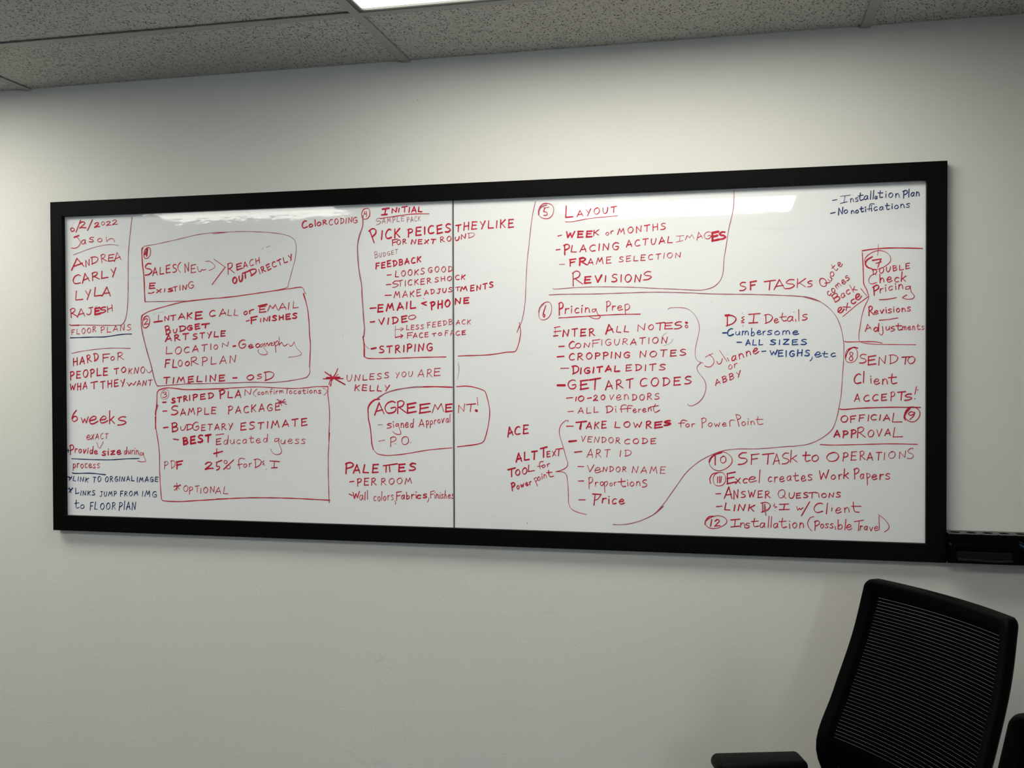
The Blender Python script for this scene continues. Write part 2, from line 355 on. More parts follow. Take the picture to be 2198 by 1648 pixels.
def brush(V, F, P, w, wob=.12):
    """a flat ink ribbon, in mm on the board: chisel-tip width, round ends; each run lies a hair above the one before"""
    P = [p for i, p in enumerate(P) if i == 0 or (p-P[i-1]).length > .05]
    if len(P) < 2: P = P+[P[0]+Vector((.2, .1))]
    runs = [[P[0]]]
    for i in range(1, len(P)):
        runs[-1].append(P[i])
        if i < len(P)-1 and (P[i+1]-P[i]).normalized().dot((P[i]-P[i-1]).normalized()) < .55: runs.append([P[i]])
    ph = random.random()*6; tot = 0
    for Q_ in runs:
        ZL[0] = (ZL[0]+1) % 9; z = -ZL[0]*.000045; n = len(Q_); L = []; Rr = []
        for i, p in enumerate(Q_):
            d = (Q_[min(i+1, n-1)]-Q_[max(i-1, 0)]).normalized()
            if i: tot += (p-Q_[i-1]).length
            nib = abs(d.x*.80+d.y*.60)          # strokes rising to the right come out broadest
            h = w*.5*(.55+.37*nib)*(1+wob*math.sin(ph+tot/9)); nn = Vector((-d.y, d.x))
            L.append(p+nn*h); Rr.append(p-nn*h)
            if i == 0: d0, h0 = d, h
        k = len(V)
        V.extend((q.x, q.y, z-.00003*i/n) for i, pr in enumerate(zip(L, Rr)) for q in pr)
        for i in range(n-1): F.append((k+2*i, k+2*i+1, k+2*i+3, k+2*i+2))
        for (c, dd, r_, a, b_, z) in ((Q_[0], -d0, h0, k+1, k, z), (Q_[-1], d, h, k+2*n-2, k+2*n-1, z-.00003*(n-1)/n)):
            nn = Vector((-dd.y, dd.x)); m_ = 5; base = len(V); mid = []
            for j in range(1, m_):
                t = math.pi*j/m_-math.pi/2; q = c+dd*(r_*math.cos(t))+nn*(r_*math.sin(t))
                V.append((q.x, q.y, z)); mid.append(base+j-1)
            # nn*-1 side first
            s0 = min((a, b_), key=lambda i_: (Vector(V[i_][:2])-(c-nn*r_)).length); s1 = b_ if s0 == a else a
            F.append((s0, *mid, s1))
def glyphs(txt, o, adv, upv, w, V, F):
    low = sum(c.islower() for c in txt) > len(txt)/2
    gap = 24 if low else 40; n = len(txt); tot = sum(FONT[c][0] for c in txt)+gap*(n-1); x = 0; multi = n > 1
    upv = upv*(.89 if multi else .95); k_ = (upv.length/100)/max(1e-6, adv.length/tot)      # height units per width unit
    for c in txt:
        gw, st = FONT[c]; jy = random.uniform(-5, 5) if multi else 0; js = random.uniform(.92, 1.07) if multi else 1
        rot = R(random.uniform(-4, 4)) if multi else 0; sh = .07; cr, sr = math.cos(rot), math.sin(rot)
        for s in st.split('|'):
            sm = s[0] == '~'; pts = []
            for t in s.lstrip('~').split():
                a, b_ = map(float, t.split(',')); a += random.uniform(-2, 2)*min(1, k_); b_ = b_*js+random.uniform(-2, 2)
                a, b_ = gw/2+(a-gw/2)*cr+(b_-50)*(sh+sr)*k_, 50+(b_-50)*cr-(a-gw/2)*sr/max(k_, .3)+jy
                pts.append(o+adv*((x+a)/tot)+upv*(b_/100))
            brush(V, F, catmull(pts, 2.2) if sm else pts, w)
        x += gw+gap
INK = '''
G handwriting
L 1.51 g -1192.5,436.9 -1198.4,427.9 -1201.1,422.2
L 4.51 r -1202.8,418.3 -1204.8,416.7 -1205.4,414.5 -1204.8,412.3 -1203.3,410.3 -1200.9,409.1 -1198.0,409.1 -1195.5,409.9 -1193.4,411.4 -1192.7,413.6 -1193.4,415.8 -1194.9,417.7 -1197.3,419.0 -1200.2,419.0 -1202.7,418.1 -1204.7,416.6
S 4.01 r -1170.6,442.3 -1186.8,406.0
T 2 -1174.3 417.8 21.8 -0.1 -0.3 20.3 4.61 r
S 3.99 r -1130.1,441.5 -1147.4,409.9
T 2 -1122.5 418.3 16.9 1.7 -1.2 13.8 5.07 r
T 0 -1100.3 423.9 11.7 0.7 -0.6 10.3 2.76 r
T 2 -1083.5 422.2 16.8 1.0 -0.7 12.6 2.98 r
T 2 -1062.8 423.7 18.1 1.0 -0.8 14.9 2.98 r
G handwriting
S 5.50 r -1193.0,390.7 -1177.7,395.5
L 3.01 r -1184.3,392.0 -1173.9,379.7 -1172.1,372.7 -1180.7,361.4 -1193.9,357.2 -1203.1,359.3
T a -1168.8 368.0 14.4 0.7 -1.2 25.4 3.69 r
T s -1141.2 374.5 15.7 0.9 -1.4 26.5 3.69 r
T o -1113.8 373.6 16.9 0.8 -1.0 20.7 2.76 r
L 2.47 r -1084.6,388.8 -1083.1,380.2 -1082.6,374.0 -1074.8,380.7 -1065.7,382.7 -1058.0,379.4 -1056.8,372.5
G underline
L 2.21 f -1196.7,337.7 -1136.2,355.5 -1094.4,363.4 -1063.3,364.7 -1042.7,360.7
G handwriting
T A -1202.5 292.7 40.9 9.3 -5.0 29.8 5.12 r
T N -1153.7 300.7 13.1 3.1 -3.4 19.4 3.71 r
T D -1135.3 308.3 23.5 4.0 -2.6 20.6 3.70 r
T R -1100.1 311.9 18.2 5.2 -4.6 22.7 3.24 r
T E -1076.7 315.2 19.4 1.3 -1.1 19.5 4.13 r
T A -1056.1 314.2 22.0 5.1 -4.2 25.0 3.22 r
G handwriting
T C -1198.9 249.8 26.3 0.6 -0.6 27.7 4.63 r
T A -1166.0 251.4 23.6 6.4 -5.0 26.2 4.65 r
T R -1132.4 259.1 25.3 4.7 -3.1 22.9 4.62 r
T L -1100.6 263.7 22.1 2.9 -2.3 22.9 4.60 r
T Y -1068.1 268.7 18.1 3.0 -2.9 24.0 4.60 r
G handwriting
T L -1190.2 200.3 25.0 2.5 -2.2 28.9 4.17 r
T Y -1156.0 202.7 18.3 2.0 -2.2 27.6 4.16 r
T L -1125.9 211.3 26.1 1.8 -1.4 26.4 4.61 r
T A -1098.5 210.8 27.2 0.6 -0.5 27.6 4.59 r
G handwriting
T R -1207.1 148.7 21.7 4.8 -3.9 25.3 4.19 r
T A -1184.2 148.8 25.0 3.1 -2.2 25.4 3.70 r
T J -1152.6 155.3 21.0 3.1 -2.2 20.7 3.70 r
T E -1123.8 156.0 17.0 2.0 -1.7 19.5 6.92 r
T S -1105.5 159.2 19.5 4.3 -2.4 16.0 4.62 r
T H -1080.8 161.1 16.9 4.3 -3.4 19.3 3.69 r
S 3.45 g -1123.6,179.0 -1118.4,181.2 -1114.5,177.7
S 1.48 g -1126.5,150.3 -1125.2,144.5
S 1.48 g -1114.7,151.3 -1116.1,145.5
G drawn_box
L 2.99 t -996.2,443.5 -1004.5,383.4 -1010.1,326.6 -1012.0,212.5 -1016.3,161.4 -1023.0,136.4 -1032.1,125.1 -1050.2,122.3 -1164.7,124.3 -1206.9,124.1
S 4.47 r -1212.1,126.5 -1206.9,124.1 -1180.5,124.3
G handwriting
T FLOOR -1205.1 95.0 84.6 9.4 -1.3 17.3 3.01 r
T PLANS -1104.8 100.3 102.1 8.0 -1.0 18.3 2.75 r
G underline
L 3.89 k -1209.9,86.2 -1138.9,87.8 -1092.0,88.0 -1047.9,93.3 -1019.5,95.7 -1001.5,95.5
G underline
L 2.43 t -1206.4,38.9 -1165.5,46.0 -1102.7,52.4 -1061.2,53.9 -1005.8,52.8
G handwriting
T HARD -1199.7 2.6 86.2 15.3 -2.8 24.1 4.63 r
T F -1099.7 12.6 23.9 1.7 -1.1 24.1 3.68 r
T O -1071.9 16.6 13.0 2.2 -1.3 11.4 3.68 r
T R -1048.6 18.1 21.2 2.2 -1.5 22.9 3.21 r
G handwriting
T PEOPLE -1210.7 -39.6 128.0 13.6 -1.6 24.2 4.62 r
T TO -1059.9 -23.2 39.3 5.2 -1.5 18.3 4.13 r
T KNO -1011.7 -23.8 53.8 3.3 -0.7 20.5 3.20 r
L 2.88 r -954.0,-10.3 -949.0,-18.3 -942.6,-20.5 -934.9,-13.7
G handwriting
T WHA -1211.6 -73.3 58.0 4.7 -1.0 22.0 4.17 r
T T -1140.5 -68.5 23.6 3.5 -1.8 19.5 4.16 r
T THEY -1106.5 -66.9 81.6 7.6 -1.2 21.8 4.14 r
T W -1017.1 -60.0 29.5 3.0 -0.7 11.0 3.66 r
T ANT -983.8 -59.3 49.7 2.3 -0.4 17.1 3.19 r
G handwriting
T 6 -1207.8 -169.1 21.7 2.5 -2.3 34.7 4.64 r
T w -1174.3 -173.5 25.0 1.8 -1.2 34.7 4.17 r
T e -1146.8 -175.6 28.8 4.9 -4.1 40.2 4.62 r
T e -1110.1 -172.9 26.1 3.7 -3.1 37.9 4.15 r
T k -1078.9 -173.4 18.2 2.0 -2.3 37.9 4.60 r
T S -1049.2 -178.6 28.4 4.2 -2.1 25.1 4.59 r
G handwriting
T e -1156.4 -223.1 14.5 2.5 -2.5 24.2 2.78 r
T XACT -1140.7 -221.8 57.4 3.7 -0.5 17.3 2.77 r
L 2.19 r -1122.5,-230.8 -1117.4,-243.5 -1112.2,-248.0 -1105.6,-238.7 -1100.3,-228.2
G handwriting
S 3.45 k -1226.7,-256.6 -1217.5,-256.5
S 3.45 k -1221.9,-251.9 -1220.7,-262.4
T P -1214.1 -268.1 13.8 2.5 -3.0 27.7 4.18 r
T rovide -1197.7 -262.0 77.5 -4.2 1.4 23.2 3.95 r
T size -1103.3 -268.7 63.6 3.3 -0.4 24.2 4.61 r
T durin -1029.4 -265.2 48.8 0.3 0.4 24.1 2.98 r
L 2.64 r -967.7,-259.7 -975.4,-259.8 -976.8,-266.7 -967.8,-265.4 -965.2,-259.7 -964.0,-269.9 -957.7,-281.3 -959.0,-285.8 -971.8,-286.8 -983.3,-284.7
G underline
L 3.36 k -1209.0,-281.5 -1142.6,-282.7 -1077.4,-282.6 -1025.6,-278.9 -979.4,-277.0
G handwriting
T process -1204.8 -308.6 91.2 0.1 0.6 25.5 3.02 r
G underline
L 3.88 k -1207.6,-324.3 -1195.7,-325.9 -1143.0,-324.4 -1093.4,-328.1
G handwriting k
S 3.93 k -1223.6,-337.0 -1210.4,-340.2
S 3.44 k -1209.0,-335.5 -1218.4,-347.3
S 3.93 k -1219.6,-335.7 -1215.8,-346.1
T LINK -1205.2 -348.2 52.7 -3.1 1.0 15.8 3.26 k
T TO -1136.8 -350.9 27.5 1.3 -0.1 17.4 3.24 k
T ORGINAL -1094.2 -350.0 97.5 6.2 -0.3 16.6 3.22 k
T IMAGE -986.5 -347.7 69.6 2.6 -0.0 16.0 3.20 k
G handwriting k
S 3.92 k -1222.7,-373.1 -1210.8,-376.3
S 3.44 k -1206.7,-370.4 -1218.8,-383.5
S 3.92 k -1218.6,-369.5 -1212.2,-385.6
T L -1196.3 -387.6 11.9 2.6 -2.2 17.3 3.25 k
T INKS -1179.2 -391.8 49.1 1.2 0.2 15.1 3.25 k
T JUMP -1113.6 -393.7 57.2 2.6 -0.1 16.2 3.00 k
T FROM -1043.5 -392.0 59.2 3.8 -0.3 15.6 3.21 k
T IMG -969.7 -390.1 47.4 -1.6 0.9 19.4 3.20 k
G handwriting k
T t -1199.5 -433.1 14.5 1.6 -1.3 29.0 3.25 k
T o -1180.4 -433.0 14.0 1.5 -1.1 22.0 3.25 k
T FL -1146.8 -435.1 26.2 1.4 -0.2 26.6 3.24 k
T OOR -1111.4 -433.4 52.1 3.7 -0.4 20.8 3.23 k
T PlAN -1047.8 -432.4 55.4 2.7 -0.1 26.4 3.22 k
G drawn_box
L 2.15 t -962.1,350.7 -955.7,356.4 -917.6,361.3 -854.6,371.8 -779.8,385.1 -730.4,389.0 -683.8,389.0 -730.9,386.1 -669.7,389.6 -609.1,388.2 -549.1,383.3 -501.5,375.1 -479.0,364.5 -470.3,352.2 -468.6,332.5 -472.3,304.1 -480.8,275.8 -490.5,243.2 -494.9,227.9 -498.9,223.6 -526.3,217.6 -610.4,206.7 -720.1,197.5 -819.2,189.1
L 4.85 r -961.4,351.3 -964.5,345.7 -963.7,313.9 -957.9,256.9 -956.9,222.8 -955.2,191.4
L 2.62 t -955.2,191.4 -906.5,191.1 -831.1,190.9 -806.2,190.9
G circled_number
L 3.41 r -948.4,350.5 -953.4,346.1 -956.5,339.1 -957.6,331.9 -957.3,325.0 -954.3,320.3 -949.6,319.5 -944.6,321.1 -939.7,325.3 -936.3,332.2 -935.4,339.4 -936.0,346.1 -938.7,351.1 -943.4,352.1 -948.4,350.1 -953.2,345.9
S 7.30 r -953.4,332.9 -946.4,346.3 -948.4,327.1
G handwriting
T S -952.7 269.3 22.9 5.1 -5.3 33.8 5.02 r
T ALES -928.1 269.4 78.9 8.2 -1.9 24.4 4.08 r
L 3.12 r -836.4,305.4 -844.0,298.2 -845.8,285.9 -836.7,274.8
T N -821.7 275.6 13.7 2.6 -3.6 26.9 3.39 r
T E -801.8 273.5 14.9 1.2 -1.5 23.6 3.15 r
L 2.85 r -782.3,292.1 -780.6,283.1 -776.9,276.9 -770.7,277.2 -767.7,282.7 -763.3,280.4 -754.6,282.4
L 2.14 r -756.2,305.5 -743.3,306.1 -731.1,298.6 -725.0,290.6 -731.2,284.0 -744.8,278.8
S 3.08 r -728.5,311.9 -692.4,287.5 -712.9,263.5 -735.3,237.2
G handwriting
T E -939.8 230.4 18.5 0.3 -0.3 16.3 4.99 r
L 4.35 r -944.3,216.8 -935.4,216.0 -925.2,219.4
T XIS -916.4 217.4 53.5 3.4 -0.5 10.9 4.30 r
T TIN -860.9 220.3 43.8 5.2 -1.3 15.8 3.84 r
T G -812.1 227.7 18.7 1.8 -1.5 20.2 3.15 r
G handwriting
T R -682.9 267.6 20.8 3.9 -4.1 31.0 3.57 r
T E -654.7 278.5 17.0 4.0 -2.7 16.5 4.46 r
T ACH -634.1 282.4 52.0 14.8 -3.5 18.6 3.34 r
G handwriting
T OU -667.2 237.9 31.7 9.7 -3.6 18.0 6.26 r
T T -635.5 252.1 17.0 5.1 -3.3 16.4 5.36 r
T D -611.2 260.3 20.6 8.3 -7.6 15.2 5.44 r
T IRECTLY -582.3 265.6 104.1 39.1 -7.3 15.9 4.05 r
G handwriting
T C -448.2 391.3 15.3 3.4 -3.1 20.0 4.83 r
T ol -428.1 394.9 19.9 1.9 -1.5 19.6 4.37 r
T o -404.2 397.4 13.1 1.1 -1.3 19.1 4.36 r
T R -385.5 400.0 12.4 1.7 -1.4 13.0 3.49 r
T CODIN -366.3 398.9 69.4 4.7 -1.0 16.9 3.04 r
T G -294.6 401.7 13.8 1.2 -1.2 16.2 3.03 r
G drawn_box
L 2.97 r -967.4,136.5 -965.8,149.0 -958.8,154.6 -932.1,165.5 -856.2,183.4 -806.2,191.3 -731.9,196.9 -683.6,199.3 -610.4,207.2 -526.3,216.5 -466.9,222.9 -455.1,223.5 -446.9,219.2 -443.9,209.3 -438.8,203.7
L 5.94 r -447.0,205.0 -441.2,187.4
L 3.86 r -441.2,187.4 -434.4,158.8 -431.0,128.1 -428.9,84.8 -426.7,61.7 -428.2,17.9 -429.5,-6.2
L 2.87 t -429.5,-6.2 -428.4,-19.3 -435.6,-32.4 -449.8,-37.9 -504.3,-46.6 -552.1,-49.9 -612.3,-49.0 -722.1,-52.1 -821.3,-53.8 -808.2,-52.5 -883.5,-58.1 -912.5,-59.9
L 5.09 f -912.5,-59.9 -918.8,-57.7 -927.5,-35.4 -936.1,-1.2 -950.9,46.7 -964.5,96.9 -968.5,126.6 -967.3,144.8 -964.7,150.4
G circled_number
L 3.63 r -955.4,146.6 -960.4,141.7 -963.3,134.0 -964.1,126.2 -963.2,118.9 -959.6,114.0 -954.4,113.4 -949.1,115.5 -944.0,120.2 -940.8,127.7 -940.3,135.6 -941.4,142.7 -944.7,147.9 -949.9,148.7 -955.3,146.2 -960.3,141.5
T 2 -959.1 123.0 15.3 1.4 -1.1 18.2 2.96 r
G handwriting
S 5.77 r -926.0,130.1 -899.4,132.9
S 3.13 r -910.7,150.7 -912.1,131.5
L 1.44 g -928.4,152.1 -922.0,155.9 -894.2,159.5 -891.2,154.9
T N -890.6 133.4 15.1 2.0 -1.3 13.5 4.08 r
T T -870.5 134.7 17.6 1.6 -0.9 14.7 4.07 r
T A -845.3 137.3 21.3 1.3 -0.7 16.9 4.51 r
T K -817.1 138.0 16.7 0.9 -0.7 18.5 4.50 r
T E -789.2 136.5 22.3 1.9 -1.3 21.3 5.62 r
T C -744.0 143.8 18.5 1.5 -1.0 17.9 4.48 r
T A -712.0 144.4 22.1 2.3 -1.5 20.5 3.58 r
T LL -685.0 145.8 32.9 1.1 -0.4 18.9 2.67 r
T o -633.9 147.0 12.1 1.6 -1.7 18.8 4.00 r
T r -616.9 149.0 14.5 3.3 -3.0 19.8 4.00 r
S 5.56 r -587.8,172.0 -561.3,176.4
T E -584.3 153.1 20.4 1.9 -1.1 17.2 3.98 r
T M -557.8 157.1 31.1 3.2 -1.2 16.5 3.31 r
T A -523.2 158.7 22.6 2.3 -1.4 20.2 3.30 r
T I -494.6 160.2 4.7 0.4 -1.1 20.9 3.30 r
T L -479.2 164.6 16.6 1.3 -1.1 20.2 2.63 r
G handwriting
S 4.19 r -626.7,128.7 -617.0,131.2
T F -611.1 121.4 20.5 3.5 -2.0 18.1 5.33 r
T IN -582.1 126.5 24.0 1.7 -0.5 11.5 3.98 r
T ISHES -553.3 128.1 85.7 7.6 -0.9 15.4 5.51 r
G handwriting
T B -885.9 92.6 15.1 4.4 -4.7 24.6 5.46 r
T U -862.0 96.9 12.6 2.1 -1.3 11.2 4.07 r
T D -841.9 101.1 21.3 3.1 -1.5 15.3 4.97 r
T GE -816.9 104.7 41.1 4.7 -1.1 14.6 5.40 r
T T -768.4 110.4 23.5 1.9 -0.6 11.6 5.83 r
G handwriting
T ART -887.4 71.5 75.3 7.8 -1.4 19.8 4.97 r
T STYLE -797.7 78.1 104.2 7.9 -0.8 16.8 4.48 r
G handwriting
T L -886.4 35.3 20.1 1.7 -1.2 22.2 3.40 r
T O -856.3 33.5 20.8 2.8 -1.9 22.1 3.39 r
T CATI -827.4 37.8 88.2 8.3 -1.2 19.8 3.60 r
T O -730.6 46.8 12.8 1.5 -1.0 13.8 3.14 r
T N -704.1 53.0 20.8 3.2 -1.3 13.3 2.68 r
S 6.07 r -668.6,56.1 -661.3,57.1
T G -650.4 49.2 23.1 3.6 -2.4 24.4 4.01 r
T eo -620.1 49.7 36.2 2.8 -1.0 21.0 3.99 r
L 2.31 r -575.3,63.0 -583.8,57.6 -580.2,53.1 -568.1,64.1 -571.8,51.9 -559.9,36.3 -565.9,30.9 -581.6,32.1 -589.9,39.9 -588.0,45.9
L 2.99 r -567.0,55.2 -560.4,65.1 -556.6,56.7 -551.8,63.9 -544.6,64.5 -549.4,57.9 -540.6,58.3 -538.1,67.1
L 2.99 r -539.3,68.9 -535.8,56.0 -533.6,37.3
L 2.76 r -537.0,63.8 -528.5,70.3 -525.0,62.6 -534.6,55.6
L 2.07 r -523.7,82.4 -522.6,69.1 -523.6,54.8
L 2.75 r -523.1,58.1 -515.5,65.8 -509.6,55.8 -503.6,56.9 -497.6,61.2
L 2.29 r -492.9,61.2 -488.9,54.5 -482.2,57.8 -476.3,67.6
L 1.83 r -476.3,66.9 -470.4,51.1 -454.5,34.5 -458.8,28.4 -475.4,24.8 -494.3,22.7
G handwriting
T FL -889.3 -5.5 39.0 2.1 -0.7 24.4 4.53 r
T O -846.6 -3.4 13.8 2.9 -2.6 19.7 3.17 r
T O -824.0 -1.2 14.2 2.2 -1.3 13.0 4.51 r
T R -804.8 0.9 24.4 3.9 -2.4 23.5 3.15 r
T PLAN -769.1 1.4 109.1 7.1 -0.9 24.1 3.13 r
G handwriting
T TIMELINE -894.8 -52.4 198.3 8.4 -0.4 19.1 4.50 r
S 5.59 r -670.5,-36.5 -658.3,-36.0
T O -625.6 -43.2 21.8 2.6 -1.0 14.4 4.44 r
T S -592.9 -39.2 14.5 2.0 -1.1 12.8 3.55 r
T D -570.1 -44.4 30.5 4.4 -2.2 25.3 3.54 r
G drawn_box
L 3.56 r -685.6,-67.0 -810.9,-70.5 -845.9,-68.3 -878.5,-65.4 -903.8,-69.5 -916.5,-77.4 -918.8,-108.1 -922.1,-142.3 -923.8,-187.4 -924.3,-152.0 -922.5,-186.1 -917.7,-213.4 -911.8,-258.9 -911.5,-311.2 -907.1,-386.3 -904.1,-398.8 -896.6,-402.0 -848.7,-402.6 -786.2,-398.0 -688.1,-389.9 -724.8,-392.2 -614.8,-385.6 -506.6,-383.8 -435.5,-384.8 -369.8,-386.4
L 6.69 f -916.3,-117.8 -922.1,-133.8 -923.7,-145.2
L 2.89 r -373.0,-61.3 -374.2,-80.5 -370.5,-113.3 -368.8,-146.0 -370.9,-189.7 -371.6,-222.0 -369.1,-194.1 -373.2,-248.8 -374.0,-303.4 -372.1,-386.5 -371.0,-390.9
L 2.93 r -821.4,-70.5 -722.2,-68.2 -600.3,-62.8 -480.7,-67.1 -409.9,-62.0 -373.7,-61.3
G circled_number
L 1.91 t -893.0,-71.4 -899.0,-74.2 -903.2,-79.8 -905.1,-86.1 -905.2,-92.4 -902.1,-97.4 -896.6,-99.3 -890.6,-99.0 -884.5,-96.4 -880.1,-91.0 -878.5,-84.6 -878.7,-78.4 -881.4,-73.2 -886.9,-71.1 -892.9,-71.8 -898.9,-74.4
T 3 -898.4 -94.4 14.2 2.8 -2.0 16.2 2.72 r
G handwriting
S 4.77 r -899.1,-108.8 -888.9,-108.0
T STR -868.8 -110.2 51.4 7.0 -1.3 16.2 5.43 r
T IPED -811.1 -103.2 78.2 8.8 -1.1 16.8 4.50 r
T P -712.1 -95.7 17.2 3.4 -2.8 23.3 4.92 r
T LA -686.9 -93.4 41.5 1.2 -0.2 21.9 4.46 r
T N -633.2 -87.3 21.8 2.9 -1.4 17.7 2.89 r
L 2.08 r -594.3,-68.7 -604.1,-77.6 -605.3,-84.3 -596.9,-90.9
T confirm -592.0 -85.8 80.3 4.6 -0.5 17.2 2.65 r
T l -501.7 -81.9 3.8 0.0 0.1 13.7 2.86 r
T ocations -492.7 -83.0 97.9 2.4 -0.1 17.5 2.85 r
L 2.03 r -390.0,-65.3 -379.5,-70.1 -377.7,-77.3 -385.5,-86.0
G handwriting
S 4.29 r -899.3,-134.9 -886.2,-134.1
T S -870.4 -146.5 22.6 3.5 -2.5 26.6 4.53 r
T AMPLE -841.0 -147.4 115.8 6.8 -0.6 22.5 3.60 r
T PACKAGE -685.5 -140.4 163.9 10.5 -0.7 22.2 3.78 r
S 3.19 r -531.4,-98.5 -501.2,-113.4
S 2.74 r -519.0,-100.2 -517.2,-117.2
S 2.74 r -507.0,-98.4 -527.4,-116.2
S 2.74 r -527.4,-105.6 -503.5,-106.1
G handwriting
S 4.75 r -897.2,-184.2 -883.3,-182.4
T B -868.3 -195.8 19.4 3.6 -2.8 25.9 4.98 r
T U -840.6 -192.1 16.3 2.9 -1.2 11.7 3.39 r
T D -821.9 -190.8 22.5 3.2 -1.3 16.9 3.61 r
T G -801.2 -191.5 21.2 3.8 -2.5 23.5 3.60 r
T ETARY -772.6 -190.6 99.7 4.4 -0.3 19.7 3.59 r
T ESTIMATE -645.9 -188.6 207.5 16.1 -0.8 21.7 4.20 r
G handwriting
S 4.26 r -865.2,-217.3 -848.4,-219.4
T BEST -832.2 -233.2 90.1 11.1 -1.4 22.0 6.76 r
S 3.03 r -726.3,-203.6 -701.2,-200.4
T E -724.8 -232.0 16.0 2.2 -1.3 16.8 3.59 r
T ducated -701.4 -230.6 139.7 6.7 -0.4 26.7 2.67 r
L 2.51 r -525.7,-211.7 -537.7,-212.5 -539.4,-220.3 -529.3,-218.4 -525.7,-212.4 -526.5,-224.5 -518.1,-246.5 -521.2,-255.4 -534.4,-258.3 -546.3,-253.6 -552.3,-242.6
T uess -519.8 -227.1 76.0 2.5 -0.2 26.4 2.64 r
G handwriting
S 5.11 r -733.1,-258.6 -705.3,-251.5
S 3.73 r -724.1,-243.9 -724.3,-267.9
T 2 -761.7 -305.9 26.5 3.4 -1.4 21.3 4.94 r
S 4.18 r -726.4,-285.0 -707.9,-278.0
L 4.19 r -724.0,-287.7 -725.3,-295.6 -715.4,-296.1 -716.7,-302.8 -724.1,-306.8
S 3.71 r -669.9,-276.0 -702.0,-304.1
L 2.78 r -698.8,-279.1 -700.6,-280.6 -701.0,-282.6 -700.5,-284.5 -699.3,-286.2 -697.2,-287.2 -694.8,-287.0 -692.6,-286.2 -690.8,-284.8 -690.2,-282.8 -690.8,-280.9 -692.1,-279.3 -694.2,-278.2 -696.6,-278.3 -698.7,-279.3 -700.5,-280.7
L 2.78 r -691.1,-292.7 -693.2,-294.5 -693.8,-297.0 -693.1,-299.4 -691.7,-301.5 -689.0,-302.7 -686.1,-302.5 -683.4,-301.5 -681.3,-299.7 -680.5,-297.3 -681.3,-294.9 -682.9,-292.8 -685.4,-291.5 -688.4,-291.7 -691.0,-292.8 -693.1,-294.6
L 3.00 r -634.6,-272.8 -645.5,-270.7 -652.8,-274.8 -653.0,-290.9 -650.6,-302.0
S 3.23 r -657.3,-290.5 -642.0,-287.4
T or -638.4 -298.5 26.2 4.3 -1.8 21.1 2.67 r
T D -603.2 -297.8 23.0 4.2 -2.5 25.4 3.11 r
L 2.29 r -572.5,-277.3 -579.0,-280.7 -573.5,-284.0 -577.8,-287.8 -570.6,-289.5
S 2.06 r -577.0,-267.4 -575.3,-268.4
S 2.06 r -565.9,-300.0 -565.9,-301.8
S 3.87 r -554.9,-277.0 -525.0,-278.7
S 3.87 r -550.2,-297.3 -532.3,-295.9
S 3.42 r -540.5,-277.8 -541.8,-296.0
T PD -895.2 -306.8 36.1 4.5 -1.5 23.8 2.72 r
T F -854.2 -305.2 20.1 4.0 -2.3 20.7 5.43 r
G handwriting
S 3.30 r -864.7,-358.5 -842.0,-354.1
S 2.83 r -854.5,-347.6 -854.7,-370.3
S 2.82 r -862.1,-354.5 -845.9,-365.5
S 2.83 r -843.3,-351.9 -863.0,-369.8
T O -832.2 -373.6 15.0 3.1 -2.0 18.0 2.71 r
T PT -813.5 -378.3 33.7 6.5 -2.2 21.3 2.71 r
T ION -776.6 -376.6 45.1 5.1 -1.0 18.4 3.15 r
T AL -728.4 -375.4 40.1 0.5 0.3 21.3 2.69 r
G drawn_box
L 4.69 f -264.6,421.8 -265.9,391.7 -275.2,366.1 -281.1,340.4 -281.3,316.7 -279.1,284.3 -275.8,258.3 -269.6,223.6 -268.8,197.7 -266.1,158.8 -263.5,122.5 -261.8,102.1 -264.0,80.5
L 5.35 r -266.5,79.4 -263.2,54.6 -262.9,23.9
L 3.25 r -262.9,23.9 -254.3,18.9 -231.4,17.7 -163.4,18.3 -96.0,20.1 -22.8,21.1
L 1.78 t -262.7,61.0 -256.4,51.3 -248.4,45.8
G circled_number
L 2.93 r -258.7,440.6 -264.2,437.1 -267.5,430.8 -268.7,424.1 -268.0,417.4 -264.6,412.5 -259.2,411.1 -253.6,412.0 -248.1,415.3 -244.6,421.4 -243.7,428.3 -244.5,434.7 -247.7,439.9 -253.0,441.6 -258.7,440.2 -264.0,436.9
T 4 -260.8 418.4 9.8 1.8 -1.9 15.0 2.81 r
G handwriting
S 5.37 r -206.5,437.2 -186.5,439.2
S 5.37 r -208.8,421.4 -193.0,422.3
S 4.93 r -196.3,437.4 -199.7,422.6
T N -178.2 426.0 14.7 1.6 -1.0 12.4 4.72 r
T I -159.1 427.4 3.4 0.3 -0.8 10.7 4.28 r
T T -147.8 427.0 15.7 1.5 -1.1 14.5 4.28 r
T IAL -127.7 425.8 38.0 0.0 -0.3 16.0 4.26 r
G underline
L 2.87 r -213.4,411.3 -161.4,416.8 -116.5,420.5 -69.7,419.1
G handwriting
T S -224.4 393.4 14.3 4.4 -3.4 17.0 2.16 f
T AMPLE -206.7 397.1 64.3 4.7 -1.0 15.4 2.14 f
T PACK -133.4 398.1 39.1 2.8 -0.9 15.3 2.13 f
G handwriting
T P -233.8 345.9 18.9 7.6 -16.1 34.1 5.05 r
T ICK -208.0 351.5 53.1 7.1 -2.5 26.7 5.15 r
T PEICES -131.3 359.2 124.3 8.6 -1.4 23.8 5.31 r
T T 7.8 367.3 15.3 1.6 -1.4 17.9 4.65 r
T HEYLIKE 30.4 371.2 140.8 2.5 -0.6 23.4 4.19 r
G handwriting
T F -177.6 334.7 15.8 2.1 -1.5 16.0 3.65 r
T OR -164.0 336.4 28.1 2.8 -1.0 13.9 3.42 r
T NEXT -121.4 337.2 70.1 -0.7 -0.1 13.2 3.82 r
